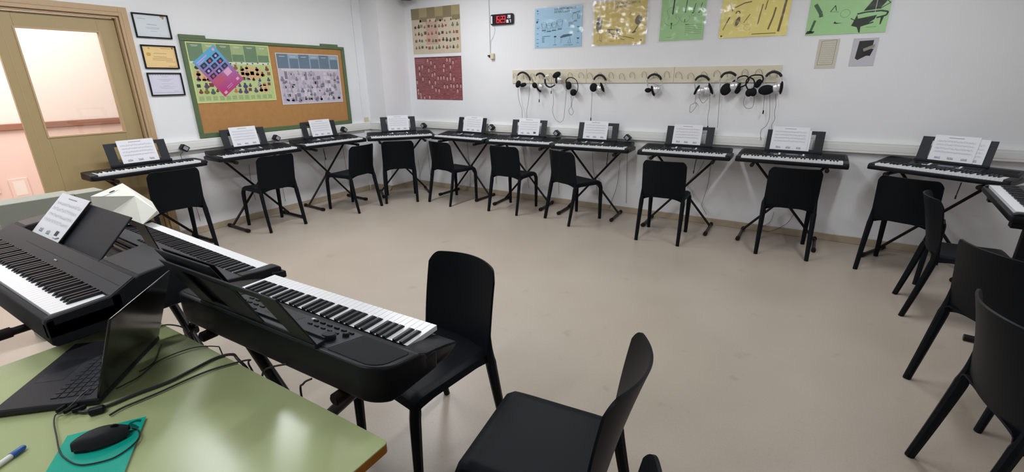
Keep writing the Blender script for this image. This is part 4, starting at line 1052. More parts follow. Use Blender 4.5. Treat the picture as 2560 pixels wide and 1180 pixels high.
headphone('silver headphones second from the left on the rail, cushions folded downwards', A((530, 310), (545, 250), (590, 200), (650, 185), (705, 215), (730, 290), (700, 400)),
  [(A((530, 420))[0], 0.07, 0.06, 40, 'pad'), (A((640, 450))[0], 0.08, 0.075, -40, 'domeR')], [A((620, 540), (622, 620), (618, 700))], plug=A((614, 725))[0])
headphone('silver headphones hanging upside down, third from the left on the rail', A((800, 225), (745, 250), (735, 340), (765, 420), (830, 455), (900, 430), (965, 375), (1000, 330)),
  [(A((960, 215))[0], 0.10, 0.06, -25, 'pad'), (A((1010, 310))[0], 0.075, 0.065, 0, 'domeR')], [A((852, 250), (854, 400), (853, 540)), A((880, 480), (895, 750), (875, 920), (930, 1080), (1020, 1145), (1090, 1080), (1120, 850), (1150, 500))], plug=A((850, 555))[0], dy=-0.035)
headphone('all-black headphones hanging askew, fourth from the left on the rail', A((1150, 410), (1145, 330), (1180, 285), (1250, 265), (1330, 300), (1375, 380), (1380, 480), (1350, 560), (1300, 620)),
  [(A((1190, 425))[0], 0.06, 0.085, 0, 'pad'), (A((1285, 560))[0], 0.07, 0.07, 35, 'pad')], [A((1240, 620), (1245, 820), (1195, 900), (1215, 980), (1255, 1000), (1285, 930), (1250, 820), (1285, 640))], silver=False)
headphone('silver headphones with a large round cushion, fifth on the rail, cable hanging straight', Zp((790, 190), (795, 150), (820, 110), (858, 95), (893, 115), (908, 160), (885, 200)),
  [(Zp((800, 200))[0], 0.085, 0.09, 10, 'pad'), (Zp((850, 210))[0], 0.075, 0.085, -25, 'domeL')], [A((1655, 550), (1640, 850), (1630, 1080))], plug=A((1627, 1085))[0])
headphone('silver headphones hanging alone in the middle gap of the rail', B((255, 370), (252, 270), (295, 200), (375, 170), (455, 205), (488, 290), (475, 370)),
  [(B((265, 430))[0], 0.065, 0.045, 0, 'pad'), (B((400, 420))[0], 0.085, 0.085, -20, 'domeR')], [B((265, 320), (330, 315), (400, 340), (470, 350))])
headphone('silver headphones with crossed black cushions, seventh on the rail', B((1035, 400), (1030, 300), (1075, 225), (1155, 195), (1235, 225), (1280, 300), (1280, 400)),
  [(B((1110, 450))[0], 0.075, 0.08, 25, 'domeR'), (B((1235, 430))[0], 0.075, 0.09, -25, 'domeL')], [B((1040, 400), (1035, 620), (960, 680), (955, 800), (1050, 700), (1040, 630), (1090, 680)), B((1280, 420), (1270, 700), (1245, 850), (1245, 1010)), B((1095, 540), (1160, 640), (1250, 560))], plug=B((1240, 1040))[0])
headphone('silver headphones with wide black headband, first of the crowded right group on the rail', B((1450, 350), (1445, 260), (1500, 170), (1590, 140), (1670, 160), (1715, 220), (1700, 290)),
  [(B((1540, 415))[0], 0.09, 0.11, 25, 'pad'), (B((1670, 370))[0], 0.085, 0.08, 20, 'domeL')], [B((1445, 350), (1430, 650), (1400, 1050))], dy=-0.045)
headphone('thin black headphones just right of the wide-band silver pair on the rail', B((1700, 270), (1750, 220), (1830, 195), (1890, 205), (1915, 260), (1850, 350), (1760, 380)), [(B((1730, 410))[0], 0.055, 0.085, 0, 'pad'), (B((1668, 320))[0], 0.04, 0.07, 20, 'pad')], [], silver=False, dy=0.012)
headphone('black headphones with an oval thin headband and both cushions low, on the crowded right', B((1905, 425), (1870, 350), (1885, 260), (1940, 225), (1995, 260), (2010, 340), (1985, 430)),
  [(B((1920, 470))[0], 0.06, 0.07, 10, 'pad'), (B((1985, 460))[0], 0.06, 0.075, -10, 'pad')], [B((1850, 540), (1825, 650), (1880, 725), (1980, 700), (2005, 520))], silver=False, dy=-0.035)
headphone('small black headphones, second from the right end of the rail', B((1905, 235), (1960, 195), (2050, 180), (2130, 190), (2150, 250), (2120, 310)), [(B((2070, 320))[0], 0.05, 0.08, 20, 'pad')], [], silver=False, dy=0.012)
headphone('silver headphones with a big oval cushion, rightmost on the rail', B((2165, 330), (2180, 240), (2240, 160), (2330, 128), (2420, 160), (2460, 240), (2440, 330)),
  [(B((2200, 425))[0], 0.125, 0.085, -8, 'pad'), (B((2375, 390))[0], 0.08, 0.09, 0, 'domeL')], [B((2170, 500), (2152, 780)), B((2260, 500), (2255, 850), (2200, 1010), (2115, 1090), (2112, 1250)), B((2350, 500), (2360, 650), (2335, 800), (2340, 900), (2290, 1010), (2295, 1110))], plug=B((2150, 790))[0], dy=-0.014)

# cords dangling under the keyboards
CORDS = [([(1045, 400), (1050, 440), (1052, 470)], 'below the diagonal corner keyboard'), ([(1168, 356), (1172, 400), (1176, 440), (1175, 470)], 'below the keyboard first right of the corner'),
 ([(1308, 372), (1312, 400), (1318, 440), (1322, 470)], 'below the keyboard under the leftmost headphones'), ([(1481, 380), (1484, 430), (1492, 470), (1497, 505)], 'below the keyboard under the fifth headphones, left one'),
 ([(1550, 400), (1543, 460), (1530, 500), (1524, 520)], 'below the keyboard under the fifth headphones, right one'), ([(1778, 402), (1770, 460), (1756, 505), (1755, 515), (1760, 525), (1766, 536)], 'with a small plug on the wall right of the square-on chair'),
 ([(1760, 402), (1745, 430), (1725, 450), (1718, 470)], 'slanting on the wall behind the square-on chair'), ([(1935, 530), (1925, 555), (1900, 570), (1925, 578), (1965, 560), (1985, 535)], 'looping on the wall behind the chair at the rail end'),
 ([(622, 410), (630, 470), (640, 500)], 'hanging under the left keyboard below the corkboard'), ([(808, 370), (812, 400), (815, 440)], 'hanging under the right keyboard below the corkboard')]
for pts, wh in CORDS:
    left = pts[0][0] < 900
    P_ = [on_x(p, XL+0.02) if left else on_y(p, YB-0.02) for p in pts]
    P_ = [Vector((p.x, p.y, max(p.z, 0.004))) for p in P_]
    mb = MB(); mb.tube(smooth_path(P_), 0.0022, M_CABG, 5); o = mb.build('dangling_cord'); tag(o, 'thin dark cord '+wh, 'cord', 'cords hanging below the keyboards')
for (p0, p1, p2, yy, wh) in (((1520, 382), (1519, 392), (1517, 410), 5.30, 'under the keyboard below the fifth headphones'), ((1741, 398), (1738, 410), (1734, 430), 5.30, 'under the keyboard behind the square-on chair'), ((2404, 456), (2396, 475), (2389, 493), 5.1, 'under the angled keyboard on the right'), ((808, 372), (812, 385), (814, 397), None, 'under the keyboard below the right half of the corkboard')):
    P_ = [on_y(p, yy) if yy else on_x(p, -5.3) for p in (p0, p1, p2)]
    mb = MB(); mb.tube(smooth_path(P_), 0.004, M_CABLE, 6); mb.cyl(P_[-1], 0.006, 0.03, M_CABLE, n=8); o = mb.build('cable_end'); tag(o, 'short black cable end sticking down '+wh, 'cord', 'short cable ends below the keyboards')

# ================================================================== FOREGROUND
# ---- green table
TX0, TX1, TY0, TY1, TZ = -2.0, -0.735, -0.10, 0.622, 0.75
t = thing('classroom_table', 'table with a shiny pale green laminate top and orange wood edge', 'table', ((TX0+TX1)/2, (TY0+TY1)/2, 0))
hx, hy = (TX1-TX0)/2, (TY1-TY0)/2
mb = MB(); mb.prism(rrect(-hx, -hy, hx, hy, 0.012, 3), TZ-0.003, TZ, M_TABLE, 'z', 0.001); mb.build('tabletop', t)
mb = MB(); mb.prism(rrect(-hx, -hy, hx, hy, 0.012, 3), TZ-0.028, TZ-0.0031, M_TEDGE, 'z', 0.001); mb.build('edge_band', t, smooth=False)
mb = MB()
for a in ((-hx+0.05, -hy+0.05, hx-0.05, -hy+0.08), (-hx+0.05, hy-0.09, hx-0.05, hy-0.06), (-hx+0.05, -hy+0.05, -hx+0.08, hy-0.06), (hx-0.09, -hy+0.05, hx-0.06, hy-0.06)): mb.box((a[0], a[1], TZ-0.075), (a[2], a[3], TZ-0.029), M_TLEG, 0.002)
mb.build('apron', t, smooth=False)
for sx in (-1, 1):
    for sy in (-1, 1):
        mb = MB(); x, y = sx*(hx-0.075), sy*(hy-0.075); mb.bar((x, y, 0), (x, y, TZ-0.03), 0.03, 0.03, M_TLEG, 0.003); mb.build('leg', t)

def big_keys(t, nw, start, kw, y0, y1, z, yb0):
    pitch = kw/nw; W_, B_ = key_layout(nw, start, pitch)
    for x in W_: mb = MB(); white_key_shape(mb, x, y0, y1, z, pitch, 0.0007); mb.build('white_key', t, smooth=False)
    for x in B_: mb = MB(); black_key_shape(mb, x, yb0, y1, z, pitch); mb.build('black_key', t, smooth=False)

# ---- stage piano at the left
P1X, P1Y, P1Z = -2.51, 0.335, 0.800
t = thing('stage_piano', 'black digital piano at the left edge, its white keys towards the camera', 'digital piano', (P1X, P1Y, P1Z), 0)
mb = MB(); hw = 0.64
mb.prism([(0.0, 0.012), (0.0, 0.082), (0.006, 0.090), (0.024, 0.0925), (0.024, 0.075), (0.17, 0.078), (0.17, 0.106), (0.245, 0.148), (0.25, 0.148), (0.25, 0.0), (0.012, 0.0)], -hw, hw, M_BLK2, 'x', 0.003)
for sx in (-1, 1):
    a, b_ = sorted((sx*0.613, sx*hw)); mb.prism([(0.0, 0.03), (0.0, 0.088), (0.008, 0.099), (0.17, 0.107), (0.20, 0.112), (0.20, 0.03)], a, b_, M_BLK2, 'x', 0.004)
    a, b_ = sorted(((0.335 if sx > 0 else -0.50), sx*hw)); mb.prism([(0.245, 0.0), (0.245, 0.142), (0.26, 0.150), (0.40, 0.168), (0.405, 0.160), (0.405, 0.0)], a, b_, M_BLK2, 'x', 0.004)
mb.build('body', t)
mb = MB(); mb.prism([(0.1715, 0.1085), (0.2435, 0.1495), (0.2435, 0.1475), (0.1715, 0.1065)], -hw+0.004, hw-0.004, M_PANEL, 'x')
mb.prism([(0.205, 0.1285), (0.2065, 0.1296), (0.2065, 0.128), (0.205, 0.127)], -0.30, hw-0.02, M_REST, 'x'); mb.build('control_panel', t, smooth=False)
for sx in (-1, 1):
    a, b_ = sorted(((0.345 if sx > 0 else -0.51), sx*0.63)); mb = MB(); mb.prism([(0.262, 0.1508), (0.396, 0.168), (0.396, 0.166), (0.262, 0.1488)], a, b_, M_PANEL, 'x'); mb.build('speaker_grille', t, smooth=False)
big_keys(t, 52, 5, 1.222, 0.026, 0.172, 0.100, 0.076)
mb = MB(); lean = math.atan2(0.14, 0.145)
mb.box((-0.34, 0, 0), (0.34, 0.008, 0.205), M_REST, 0.002, Matrix.Rotation(-lean, 4, 'X')); mb.box((-0.34, -0.03, -0.004), (0.34, 0.004, 0.004), M_REST, 0.001)
for x in (-0.2, 0.2): mb.tube([(x, 0.07, 0.07), (x, 0.10, 0.01), (x, -0.01, -0.02)], 0.004, M_BLK, 6)
o = mb.build('music_rest', t, smooth=False); o.location = (-0.125, 0.282, 0.108); 
mb = MB(); mb.box((-0.016, -0.008, 0.0), (0.016, 0.006, 0.008), M_INKL, 0.002); o = mb.build('rest_clip', t); o.location = (-0.13, 0.262, 0.150)
mb = MB(); mb.ball((-0.006, 0, 0), (0.006, 0.003, 0.001), M_INKL, u=10, v=6); mb.ball((0.007, 0, 0), (0.005, 0.003, 0.001), M_INKL, u=10, v=6); o = mb.build('badge', t); o.location = (0.09, 0.19, 0.1215); o.rotation_euler = (R(30), 0, 0)
# sheet in a plastic sleeve on the stage piano
sm = sheet_music_mesh(0.330, 0.215, 77, 1)
o = sm.build('sheet_music', smooth=False)
o.location = (-2.843, P1Y+0.272, P1Z+0.120); o.rotation_euler = (-lean, 0, 0)
tag(o, 'large white music sheet in a clear sleeve on the rest of the left digital piano', 'sheet music')
mb = MB(); mb.box((-0.166, 0.002, 0.205), (0.17, 0.004, 0.213), M_BLK2); mb.box((0.163, -0.001, -0.002), (0.17, 0.004, 0.213), M_BLK2)
mb.build('plastic_sleeve', o, smooth=False)
t2 = thing('keyboard_stand', 'heavy black X stand under the left digital piano', 'keyboard stand', (P1X, P1Y, 0), 0)
x_stand(t2, P1Z+0.001, hw=0.36, foot=0.46, fy=0.15, rail=0.40, r=0.02, bo=0.06)

# ---- digital piano seen from behind
P2X, P2Y, P2Z, P2A = -2.52, 1.125, 0.735, PI-0.041
t = thing('digital_piano', 'long black digital piano in the left middle, white keys on its far side', 'digital piano', (P2X, P2Y, P2Z), P2A)
hw = 0.66; mb = MB()
mb.prism([(0.0, 0.01), (0.0, 0.055), (0.008, 0.06), (0.02, 0.062), (0.02, 0.05), (0.165, 0.05), (0.165, 0.082), (0.175, 0.088), (0.30, 0.098), (0.32, 0.09), (0.325, 0.07), (0.325, 0.01), (0.31, 0.0), (0.012, 0.0)], -hw, hw, M_PANEL, 'x', 0.003)
for sx in (-1, 1):
    a, b_ = sorted((sx*0.613, sx*hw)); mb.prism([(0.0, 0.02), (0.0, 0.070), (0.02, 0.082), (0.10, 0.083), (0.17, 0.089), (0.17, 0.02)], a, b_, M_BLK2, 'x', 0.004)
    a, b_ = sorted((sx*0.64, sx*(hw+0.01))); mb.prism([(-0.012, 0.02), (-0.012, 0.05), (0.05, 0.06), (0.05, 0.02)], a, b_, M_BLK2, 'x', 0.003)
mb.build('body', t)
big_keys(t, 52, 5, 1.222, 0.022, 0.166, 0.075, 0.072)
mb = MB()
for k in range(8): mb.box((0.02+k*0.022-0.25, 0.20, 0.091), (0.034+k*0.022-0.25, 0.208, 0.0955), M_BLK, 0.001)
for k in range(5): mb.box((0.10+k*0.03, 0.21, 0.091), (0.12+k*0.03, 0.22, 0.0965), M_BLK, 0.001)
mb.build('control_panel', t, smooth=False)
mb = MB(); rest_shape(mb, 0.66, 0.20, R(13), M_BLK, side=0.12, topb=0.03); o = mb.build('music_rest', t, smooth=False); o.location = (0.0, 0.298, 0.103)
t2 = thing('keyboard_stand', 'black X stand under the long digital piano seen from behind', 'keyboard stand', (P2X, P2Y, 0), P2A)
x_stand(t2, P2Z, hw=0.40, foot=0.37, fy=0.17, rail=0.34, r=0.02, bo=0.0)

# ---- arranger keyboard in the middle foreground
P3X, P3Y, P3Z, P3A = -1.325, 1.0, 0.762, PI+0.02
t = thing('arranger_keyboard', 'black keyboard with square speaker panels beside the green table, keys facing away', 'keyboard', (P3X, P3Y, P3Z), P3A)
hw = 0.505; mb = MB()
out = rrect(-hw, 0.10, hw, 0.335, 0.075, 8, (0, 0, 1, 1))
zt3 = lambda y: 0.062 if y < 0.142 else (0.070+(y-0.142)*0.55 if y < 0.172 else 0.0865+(y-0.172)*0.21)
mb.slab(out, zt3, lambda y: 0.0 if y < 0.29 else (y-0.29)*0.22, M_BLK, ybreaks=(0.1419, 0.1421, 0.172, 0.29), bev=0.010, seg=3)
mb.prism([(0.004, 0.012), (0.004, 0.040), (0.11, 0.045), (0.11, 0.012)], -0.425, 0.425, M_BLK, 'x', 0.003)
for sx in (-1, 1):
    a, b_ = sorted((sx*0.4235, sx*(hw-0.004)))
    mb.prism([(0.015, 0.018), (-0.002, 0.030), (0.0, 0.036), (0.05, 0.052), (0.10, 0.064), (0.142, 0.072), (0.172, 0.088), (0.20, 0.09), (0.20, 0.01), (0.06, 0.004)], a, b_, M_BLK, 'x', 0.006, seg=2)
mb.build('body', t)
big_keys(t, 36, 0, 0.842, -0.004, 0.142, 0.068, 0.052)
for sx in (-1, 1):
    a, b_ = sorted((sx*0.300, sx*0.485)); mb = MB()
    o3 = rrect(a, 0.185, b_, 0.318, 0.04, 6, ((0, 0.5, 1.2, 0) if sx > 0 else (0.5, 0, 0, 1.2)))
    mb.slab(o3, lambda y: zt3(y)+0.0022, lambda y: zt3(y)-0.004, M_GRILL, bev=0.0015, seg=1); mb.build('speaker_grille', t)
mb = MB(); slp = math.atan(0.21)
def p3(x0, y0, x1, y1, m, h_=0.002, base=0.0):
    cy_ = (y0+y1)/2; mx = Matrix.Translation(((x0+x1)/2, cy_, zt3(cy_)+base)) @ Matrix.Rotation(slp, 4, 'X')
    mb.box((-(x1-x0)/2, -(y1-y0)/2, 0), ((x1-x0)/2, (y1-y0)/2, h_), m, 0.0006, mx)
p3(-0.295, 0.182, 0.295, 0.315, M_PANEL, 0.0012); p3(-0.05, 0.20, 0.09, 0.25, M_REST, 0.002)
for k in range(6): p3(-0.268+k*0.032, 0.196, -0.250+k*0.032, 0.204, M_BLK, 0.006)
for k in range(5): p3(-0.235+k*0.030, 0.224, -0.219+k*0.030, 0.231, M_BLK, 0.005)
for k in range(4):
    for j in range(3): p3(0.12+k*0.035, 0.20+j*0.028, 0.14+k*0.035, 0.208+j*0.028, M_BLK, 0.005)
p3(-0.092, 0.192, -0.076, 0.200, M_WHITE, 0.005)
mb.build('control_panel', t, smooth=False)
mb = MB(); mx = Matrix.Rotation(slp, 4, 'X'); mb.cyl((-0.245, 0.268, zt3(0.268)+0.009), 0.021, 0.018, M_BLK2, mx=mx, n=24, bev=0.003); mb.build('data_wheel', t)
mb = MB(); mb.cyl((-0.262, 0.222, zt3(0.222)+0.006), 0.010, 0.012, M_BLK2, mx=mx, n=18, bev=0.002); mb.build('volume_knob', t)
mb = MB(); rest_shape(mb, 0.575, 0.205, R(27), M_REST, side=0.095, topb=0.026, th=0.005); mb.box((-0.07, 0, 0), (0.09, 0.005, 0.19), M_REST, 0.001, Matrix.Rotation(-R(27), 4, 'X'))
o = mb.build('music_rest', t, smooth=False); o.location = (0.018, 0.322, zt3(0.322)+0.004)
# folder on its rest
fp = local_to_world(P3X, P3Y, P3A, (0.165, 0.316, P3Z+zt3(0.32)+0.010))
t2 = thing('document_folder', 'grey plastic folder leaning on the music rest beside the green table', 'folder', fp, P3A)
mb = MB(); mb.box((-0.15, -0.006, 0), (0.15, -0.001, 0.232), M_REST, 0.002, Matrix.Rotation(-R(27), 4, 'X')); mb.build('cover', t2, smooth=False)
mb = MB(); mb.box((-0.146, -0.010, 0.002), (0.140, -0.0065, 0.226), M_BLK2, 0.001, Matrix.Rotation(-R(25), 4, 'X')); mb.build('pages', t2, smooth=False)
t2 = thing('keyboard_stand', 'black X stand under the keyboard beside the green table', 'keyboard stand', (P3X, P3Y, 0), P3A)
x_stand(t2, P3Z+0.001, hw=0.36, foot=0.40, fy=0.15, rail=0.34, r=0.02, bo=0.06)

# ---- laptop
hz = TZ+0.022
Ah = Vector((-1.514, 0.309, hz)); Bh = Vector((-1.752, 0.556, hz)); wv = (Bh-Ah); wl = wv.length; wv.normalize(); dv = Vector((-wv.y, wv.x, 0))  # towards the user side
if dv.x > 0: dv = -dv
t = thing('laptop', 'open dark laptop on the green table, lid tilted towards the camera side', 'laptop', (Ah.x, Ah.y, TZ))
LM = Matrix(((wv.x, dv.x, 0, 0), (wv.y, dv.y, 0, 0), (0, 0, 1, 0), (0, 0, 0, 1)))     # x along hinge, y towards the user
mb = MB(); mb.box((0, -0.012, 0.003), (wl, 0.232, 0.022), M_LAP, 0.004, LM)
mb.build('base', t)
mb = MB(); n_ = 0
for r_ in range(5):
    nk = 14
    for k in range(nk):
        kw_ = (wl-0.05)/nk; x0 = 0.025+k*kw_; y0 = 0.018+r_*0.0195
        mb.box((x0+0.0014, y0+0.0014, 0.0221), (x0+kw_-0.0014, y0+0.0172, 0.0242), M_LKEY, 0.0006, LM)
mb.build('keys', t, smooth=False)
mb = MB(); mb.box((wl*0.35, 0.135, 0.0221), (wl*0.68, 0.205, 0.0225), M_LKEY, 0, LM); mb.build('touchpad', t, smooth=False)
la = math.atan2(0.085, 0.232)
lm = LM @ Matrix.Translation((0, -0.006, 0.022)) @ Matrix.Rotation(la, 4, 'X')
mb = MB(); mb.box((0.002, -0.007, 0), (wl-0.002, 0.0, 0.245), mat('laptop_lid_gloss', (0.012, 0.012, 0.012), 0.2, var=0.03, scale=30, spec=0.35), 0.003, lm)
mb.build('lid', t)
mb = MB(); mb.box((0.014, 0.0, 0.016), (wl-0.014, 0.0006, 0.230), mat('laptop_screen', (0.008, 0.008, 0.01), 0.1), 0, lm); mb.build('screen', t, smooth=False)
# ---- mouse pad booklet, mouse, pen
c0 = Vector((-1.34, 0.353, 0)); c1 = Vector((-1.413, 0.242, 0)); u_ = (c0-c1).normalized(); v_ = Vector((u_.y, -u_.x, 0))
bm_ = Matrix(((u_.x, v_.x, 0, 0), (u_.y, v_.y, 0, 0), (0, 0, 1, 0), (0, 0, 0, 1)))
t = thing('booklet', 'glossy teal booklet lying on the green table under the mouse', 'booklet', (c1.x, c1.y, TZ))
mb = MB(); mb.box((-0.018, 0.002, 0.0005), (0.137, 0.232, 0.006), M_PAPER, 0.001, bm_); mb.build('pages', t, smooth=False)
mb = MB(); mb.box((-0.02, 0, 0.006), (0.139, 0.234, 0.0068), M_TEAL, 0, bm_)
for (tx, sz, lx, ly, rz_) in (('S', 0.068, 0.103, 0.054, 0), ('ARCX', 0.026, 0.02, 0.205, 0)):
    add_text(mb, tx, sz, bm_ @ Matrix.Translation((lx, ly, 0.0071)) @ Matrix.Diagonal((1, -1, 1, 1)) @ Matrix.Rotation(0, 4, 'Z') @ Matrix.Diagonal((1, 1, 1, 1)), M_TEALD, True)
mb.build('cover', t, smooth=False)
mc = on_z((252, 1092), TZ+0.022); m0 = on_z((180, 1115), TZ+0.02); m1 = on_z((322, 1072), TZ+0.02); ma_ = math.atan2(m1.y-m0.y, m1.x-m0.x)
t = thing('computer_mouse', 'black wired computer mouse on the teal booklet', 'mouse', (mc.x, mc.y, TZ+0.0078), ma_)
ml = (m1-m0).length
def mouse_fn(u, v):
    x = -ml/2+ml*v; w_ = 0.030*(math.sin(PI*min(max(0.05+0.87*v, 0), 1)))**0.6*(1-0.08*abs(2*v-1))
    return Vector((x, w_*u, 0.004+0.030*(math.sin(PI*(0.10+0.80*v))**0.6)*(1-abs(u)**3.2)))
mb = MB(); mb.grid(mouse_fn, 16, 18, 0.004, M_BLK2); mb.build('shell', t)
mb = MB(); mb.slab([(-ml/2+0.004, -0.016), (-ml*0.25, -0.026), (ml*0.25, -0.026), (ml/2-0.004, -0.017), (ml/2-0.004, 0.017), (ml*0.25, 0.026), (-ml*0.25, 0.026), (-ml/2+0.004, 0.016)], lambda y: 0.008, lambda y: 0.0, M_BLK, bev=0.001); mb.build('underside', t)
mb = MB(); mb.cyl((ml*0.27, 0, 0.0285), 0.009, 0.006, M_GRILL, mx=Matrix.Rotation(PI/2, 4, 'X'), n=16, bev=0.001); mb.build('scroll_wheel', t)
zc = TZ+0.0095
mb = MB(); P_ = [on_z(p, zc) for p in ((329, 1070), (342, 1073), (349, 1082), (345, 1098), (320, 1122), (280, 1146), (225, 1160), (190, 1160), (160, 1143), (148, 1125), (141, 1090), (135, 1060), (137, 1040), (145, 1034))]
mb.tube(smooth_path(P_), 0.0017, M_CABLE, 6); P_ = [on_z(p, TZ+0.024) for p in ((145, 1034),)] + [on_z((175, 1015), TZ+0.028), on_z((205, 985), TZ+0.030), on_z((228, 968), TZ+0.028)]
mb.tube(smooth_path([on_z((145, 1034), zc)]+P_[1:]), 0.0017, M_CABLE, 6)
o = mb.build('mouse_cable'); tag(o, 'thin black mouse cable looping on the teal booklet up to the laptop', 'cable')
a, b_ = on_z((62, 1116), TZ+0.008), on_z((28, 1140), TZ+0.008); d_ = (b_-a).normalized(); e_ = b_+d_*0.10
t = thing('marker_pen', 'white marker pen with a blue cap at the left edge of the green table', 'pen', (b_.x, b_.y, TZ))
o0 = Vector((b_.x, b_.y, TZ)); z_ = Vector((0, 0, 0.008))
mb = MB(); mb.tube([z_, e_-o0], 0.006, M_WHITE, 14); mb.build('barrel', t)
mb = MB(); mb.tube([a-o0, a-o0+d_*0.004, z_], 0.007, M_BLUE, 14, taper=[0.0045, 0.0068, 0.0072]); mb.build('cap', t)
# ---- cables on the table
zt_ = TZ+0.006
def tcable(name, lab, pts, r, m=M_CABLE, extra=None, dz=0.0):
    P_ = [on_z(p, zt_+dz) for p in pts]
    if extra: P_ += [Vector(e) for e in extra]
    mb = MB(); mb.tube(smooth_path(P_), r, m, 8); o = mb.build(name); tag(o, lab, 'cable', 'cables on the green table'); return o
e0 = on_z((600, 884), zt_)
o = tcable('monitor_cable', 'thick black cable crossing the green table and dropping over its far edge', [(190, 1026), (215, 1030), (275, 1012), (340, 985), (420, 955), (480, 925), (540, 895), (580, 886)], 0.0045, extra=[(e0.x+0.02, 0.632, zt_-0.004), (e0.x+0.05, 0.645, 0.70), (e0.x+0.05, 0.66, 0.55), (e0.x-0.02, 0.67, 0.2), (e0.x-0.05, 0.68, 0.008)])
fa, fb = on_z((222, 1031), TZ+0.011), on_z((262, 1020), TZ+0.011)
mb = MB(); mb.tube([fa, fa+(fb-fa)*0.08, fb-(fb-fa)*0.08, fb], 0.011, M_BLK, 14, taper=[0.008, 0.011, 0.011, 0.008]); mb.build('ferrite_core', o)
tcable('power_cable', 'black cable running beside the thick one over the green table', [(274, 1038), (305, 1020), (345, 1003), (400, 980), (470, 948), (530, 924), (596, 905), (625, 900)], 0.0028, extra=[(e0.x+0.075, 0.634, zt_-0.002), (e0.x+0.09, 0.64, 0.68), (e0.x+0.095, 0.65, 0.4), (e0.x+0.12, 0.67, 0.006)])
tcable('thin_cable', 'thin black cable arching highest across the green table', [(290, 972), (318, 958), (350, 940), (392, 905), (440, 883), (490, 868), (540, 866)], 0.0018, extra=[(e0.x-0.075, 0.63, zt_), (e0.x-0.08, 0.64, 0.66), (e0.x-0.08, 0.65, 0.4)])
tcable('thin_cable', 'thin black cable curling out from behind the laptop hinge', [(404, 862), (400, 872), (396, 884), (384, 906), (362, 922), (348, 929)], 0.0018)
tcable('thin_cable', 'short black cable from behind the laptop to the table corner at the piano stand', [(388, 822), (415, 812), (450, 816), (470, 828)], 0.0025, extra=[(on_z((478, 835), zt_).x, 0.635, 0.74), (on_z((478, 835), zt_).x, 0.65, 0.5)])
mb = MB()
for k, (p, q) in enumerate((((140, 1030), (175, 1008)), ((158, 1032), (195, 1012)), ((180, 1030), (215, 1016)))):
    A_, B_ = on_z(p, TZ+0.010), on_z(q, TZ+0.012); mb.bar(A_, B_, 0.012, 0.009, M_BLK, 0.002)
o = mb.build('cable_plugs'); tag(o, 'cluster of black connector plugs at the near corner of the laptop', 'plugs')
# cable loop hanging from the arranger keyboard
P_ = [Vector((-1.17, 0.655, 0.80)), Vector((-1.26, 0.64, 0.76)), Vector((-1.30, 0.645, 0.70)), Vector((-1.27, 0.655, 0.62)), Vector((-1.20, 0.67, 0.5)), Vector((-1.16, 0.69, 0.2)), Vector((-1.2, 0.72, 0.006))]
mb = MB(); mb.tube(smooth_path(P_), 0.003, M_CABLE, 8); o = mb.build('keyboard_cable'); tag(o, 'black cable looping down from the back of the keyboard beside the table', 'cable')
P_ = [Vector((-1.06, 0.655, 0.79)), Vector((-1.08, 0.64, 0.775)), Vector((-1.10, 0.64, 0.72)), Vector((-1.10, 0.65, 0.4)), Vector((-1.1, 0.66, 0.006))]
mb = MB(); mb.tube(smooth_path(P_), 0.003, M_CABLE, 8); o = mb.build('keyboard_cable'); tag(o, 'short black power cable leaving the keyboard back near its right speaker', 'cable')

# ---- grey cabinets and white paper bag behind the left piano
t = thing('grey_cabinet', 'grey-green low cabinet behind the left digital piano', 'cabinet', (-4.03, 0.80, 0), 0, 'grey cabinets at the left')
mb = MB(); mb.box((-0.10, -0.12, 0), (0.08, 0.245, 0.90), M_GREY, 0.003); mb.build('carcass', t, smooth=False)
mb = MB(); mb.box((-0.10, -0.128, 0.86), (0.075, -0.1201, 0.90), M_BROWN, 0.001); mb.build('end_strip', t, smooth=False)
mb = MB(); mb.prism(rrect(1.05, 0, 1.21, 0.893, 0.014, 4, (0, 0, 1, 0)), -4.11, -3.955, M_GREY, 'x'); o = mb.build('grey_cabinet', smooth=False); tag(o, 'narrower grey-green cabinet with a rounded top corner beside the white paper bag', 'cabinet', 'grey cabinets at the left')
t = thing('paper_bag', 'white paper bag with a handle slot on the long digital piano', 'bag', (-3.08, 1.05, 0.83))
def rel(x, y, z): return Vector((x+3.08, y-1.05, z-0.83))
pk = on_x((306, 458), -3.30); rt = on_x((392, 527), -3.02); bt = on_x((355, 563), -3.02); lf = on_x((226, 491), -3.30); md = on_x((337, 490), -3.17)
V = [rel(*pk), rel(*rt), rel(*bt), rel(*lf), rel(*md), rel(-3.30, 0.93, 0.835), rel(-3.36, 1.24, 0.835), rel(-3.20, 1.20, 0.835), rel(-3.26, 1.20, 0.90), rel(-3.38, 1.08, 0.95)]
mb = MB(); k = mb.mi(M_BOXW); vs = [mb.bm.verts.new(v) for v in V]
for f in ((0, 4, 1), (4, 2, 1), (4, 5, 2), (4, 3, 5), (0, 3, 4), (0, 1, 8), (1, 7, 8), (1, 2, 7), (0, 8, 9), (9, 8, 6), (8, 7, 6), (0, 9, 3), (3, 9, 6), (3, 6, 5), (5, 6, 7), (5, 7, 2)):
    try: ff = mb.bm.faces.new([vs[i] for i in f]); ff.material_index = k
    except ValueError: pass
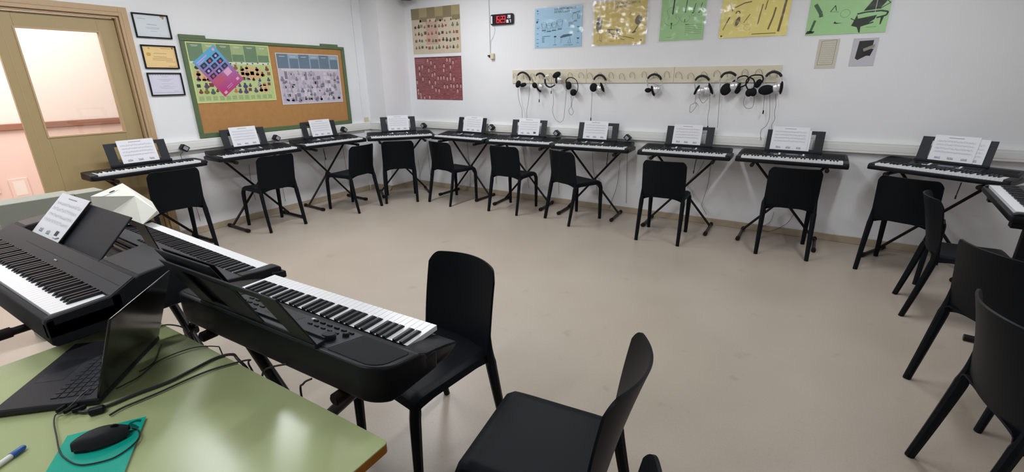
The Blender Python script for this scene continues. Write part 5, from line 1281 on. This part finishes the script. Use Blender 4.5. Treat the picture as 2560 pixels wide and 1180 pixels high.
bmesh.ops.recalc_face_normals(mb.bm, faces=mb.bm.faces[:])
mb.build('bag_body', t, smooth=False)
hc_ = on_x((262, 487), -3.285)-Vector((-3.08, 1.05, 0.83)); e1 = (V[3]-V[0]).normalized(); nn = (V[3]-V[0]).cross(V[4]-V[0]).normalized()
hc_ = (V[3]*0.50+V[0]*0.25+V[4]*0.25)
if nn.dot(-(V[0]+Vector((-3.08, 1.05, 0.83-HC)))) < 0: nn = -nn
e2 = nn.cross(e1)
mb = MB(); pts = [hc_+nn*0.002+e1*0.045*math.cos(a)+e2*0.010*math.sin(a) for a in [2*PI*k/18 for k in range(18)]]
mb.poly(pts, M_WHITE); pts = [hc_+nn*0.003-e1*0.012+e1*0.016*math.cos(a)+e2*0.005*math.sin(a) for a in [2*PI*k/14 for k in range(14)]]; mb.poly(pts, M_BLK)
mb.build('handle_slot', t, smooth=False)

# ---- keyboard at the right edge of the view on a column stand
KX, KY, KA, KZ = 1.111, 4.032, -1.665, 0.798
t = copy_tree(proto_kb); t.location = (KX, KY, KZ); t.rotation_euler = (0, 0, KA); t['label'] = 'black keyboard seen end-on at the right edge, its white keys towards the room'
t2 = thing('keyboard_stand', 'black column stand with a foot bar at the right edge of the view', 'keyboard stand', (KX, KY, 0), KA)
for sx in (-1, 1):
    x = sx*0.36
    y_ = 0.09 if sx > 0 else 0.27
    mb = MB(); mb.box((x-0.02, y_, 0.03), (x+0.02, y_+0.10, KZ-0.045), M_BLK, 0.004); mb.build('column', t2, smooth=False)
    mb = MB(); mb.tube([(x, 0.0 if sx > 0 else 0.16, 0.021), (x, 0.42, 0.021)], 0.02, M_TUBE, 14); mb.build('foot_bar', t2)
    mb = MB(); mb.box((x-0.03, 0.03, KZ-0.046), (x+0.03, 0.33, KZ-0.0002), M_BLK, 0.003); mb.build('top_bracket', t2, smooth=False)
mb = MB(); mb.bar((-0.36, 0.32, 0.70), (0.36, 0.17, 0.70), 0.02, 0.04, M_BLK); mb.build('cross_rail', t2, smooth=False)
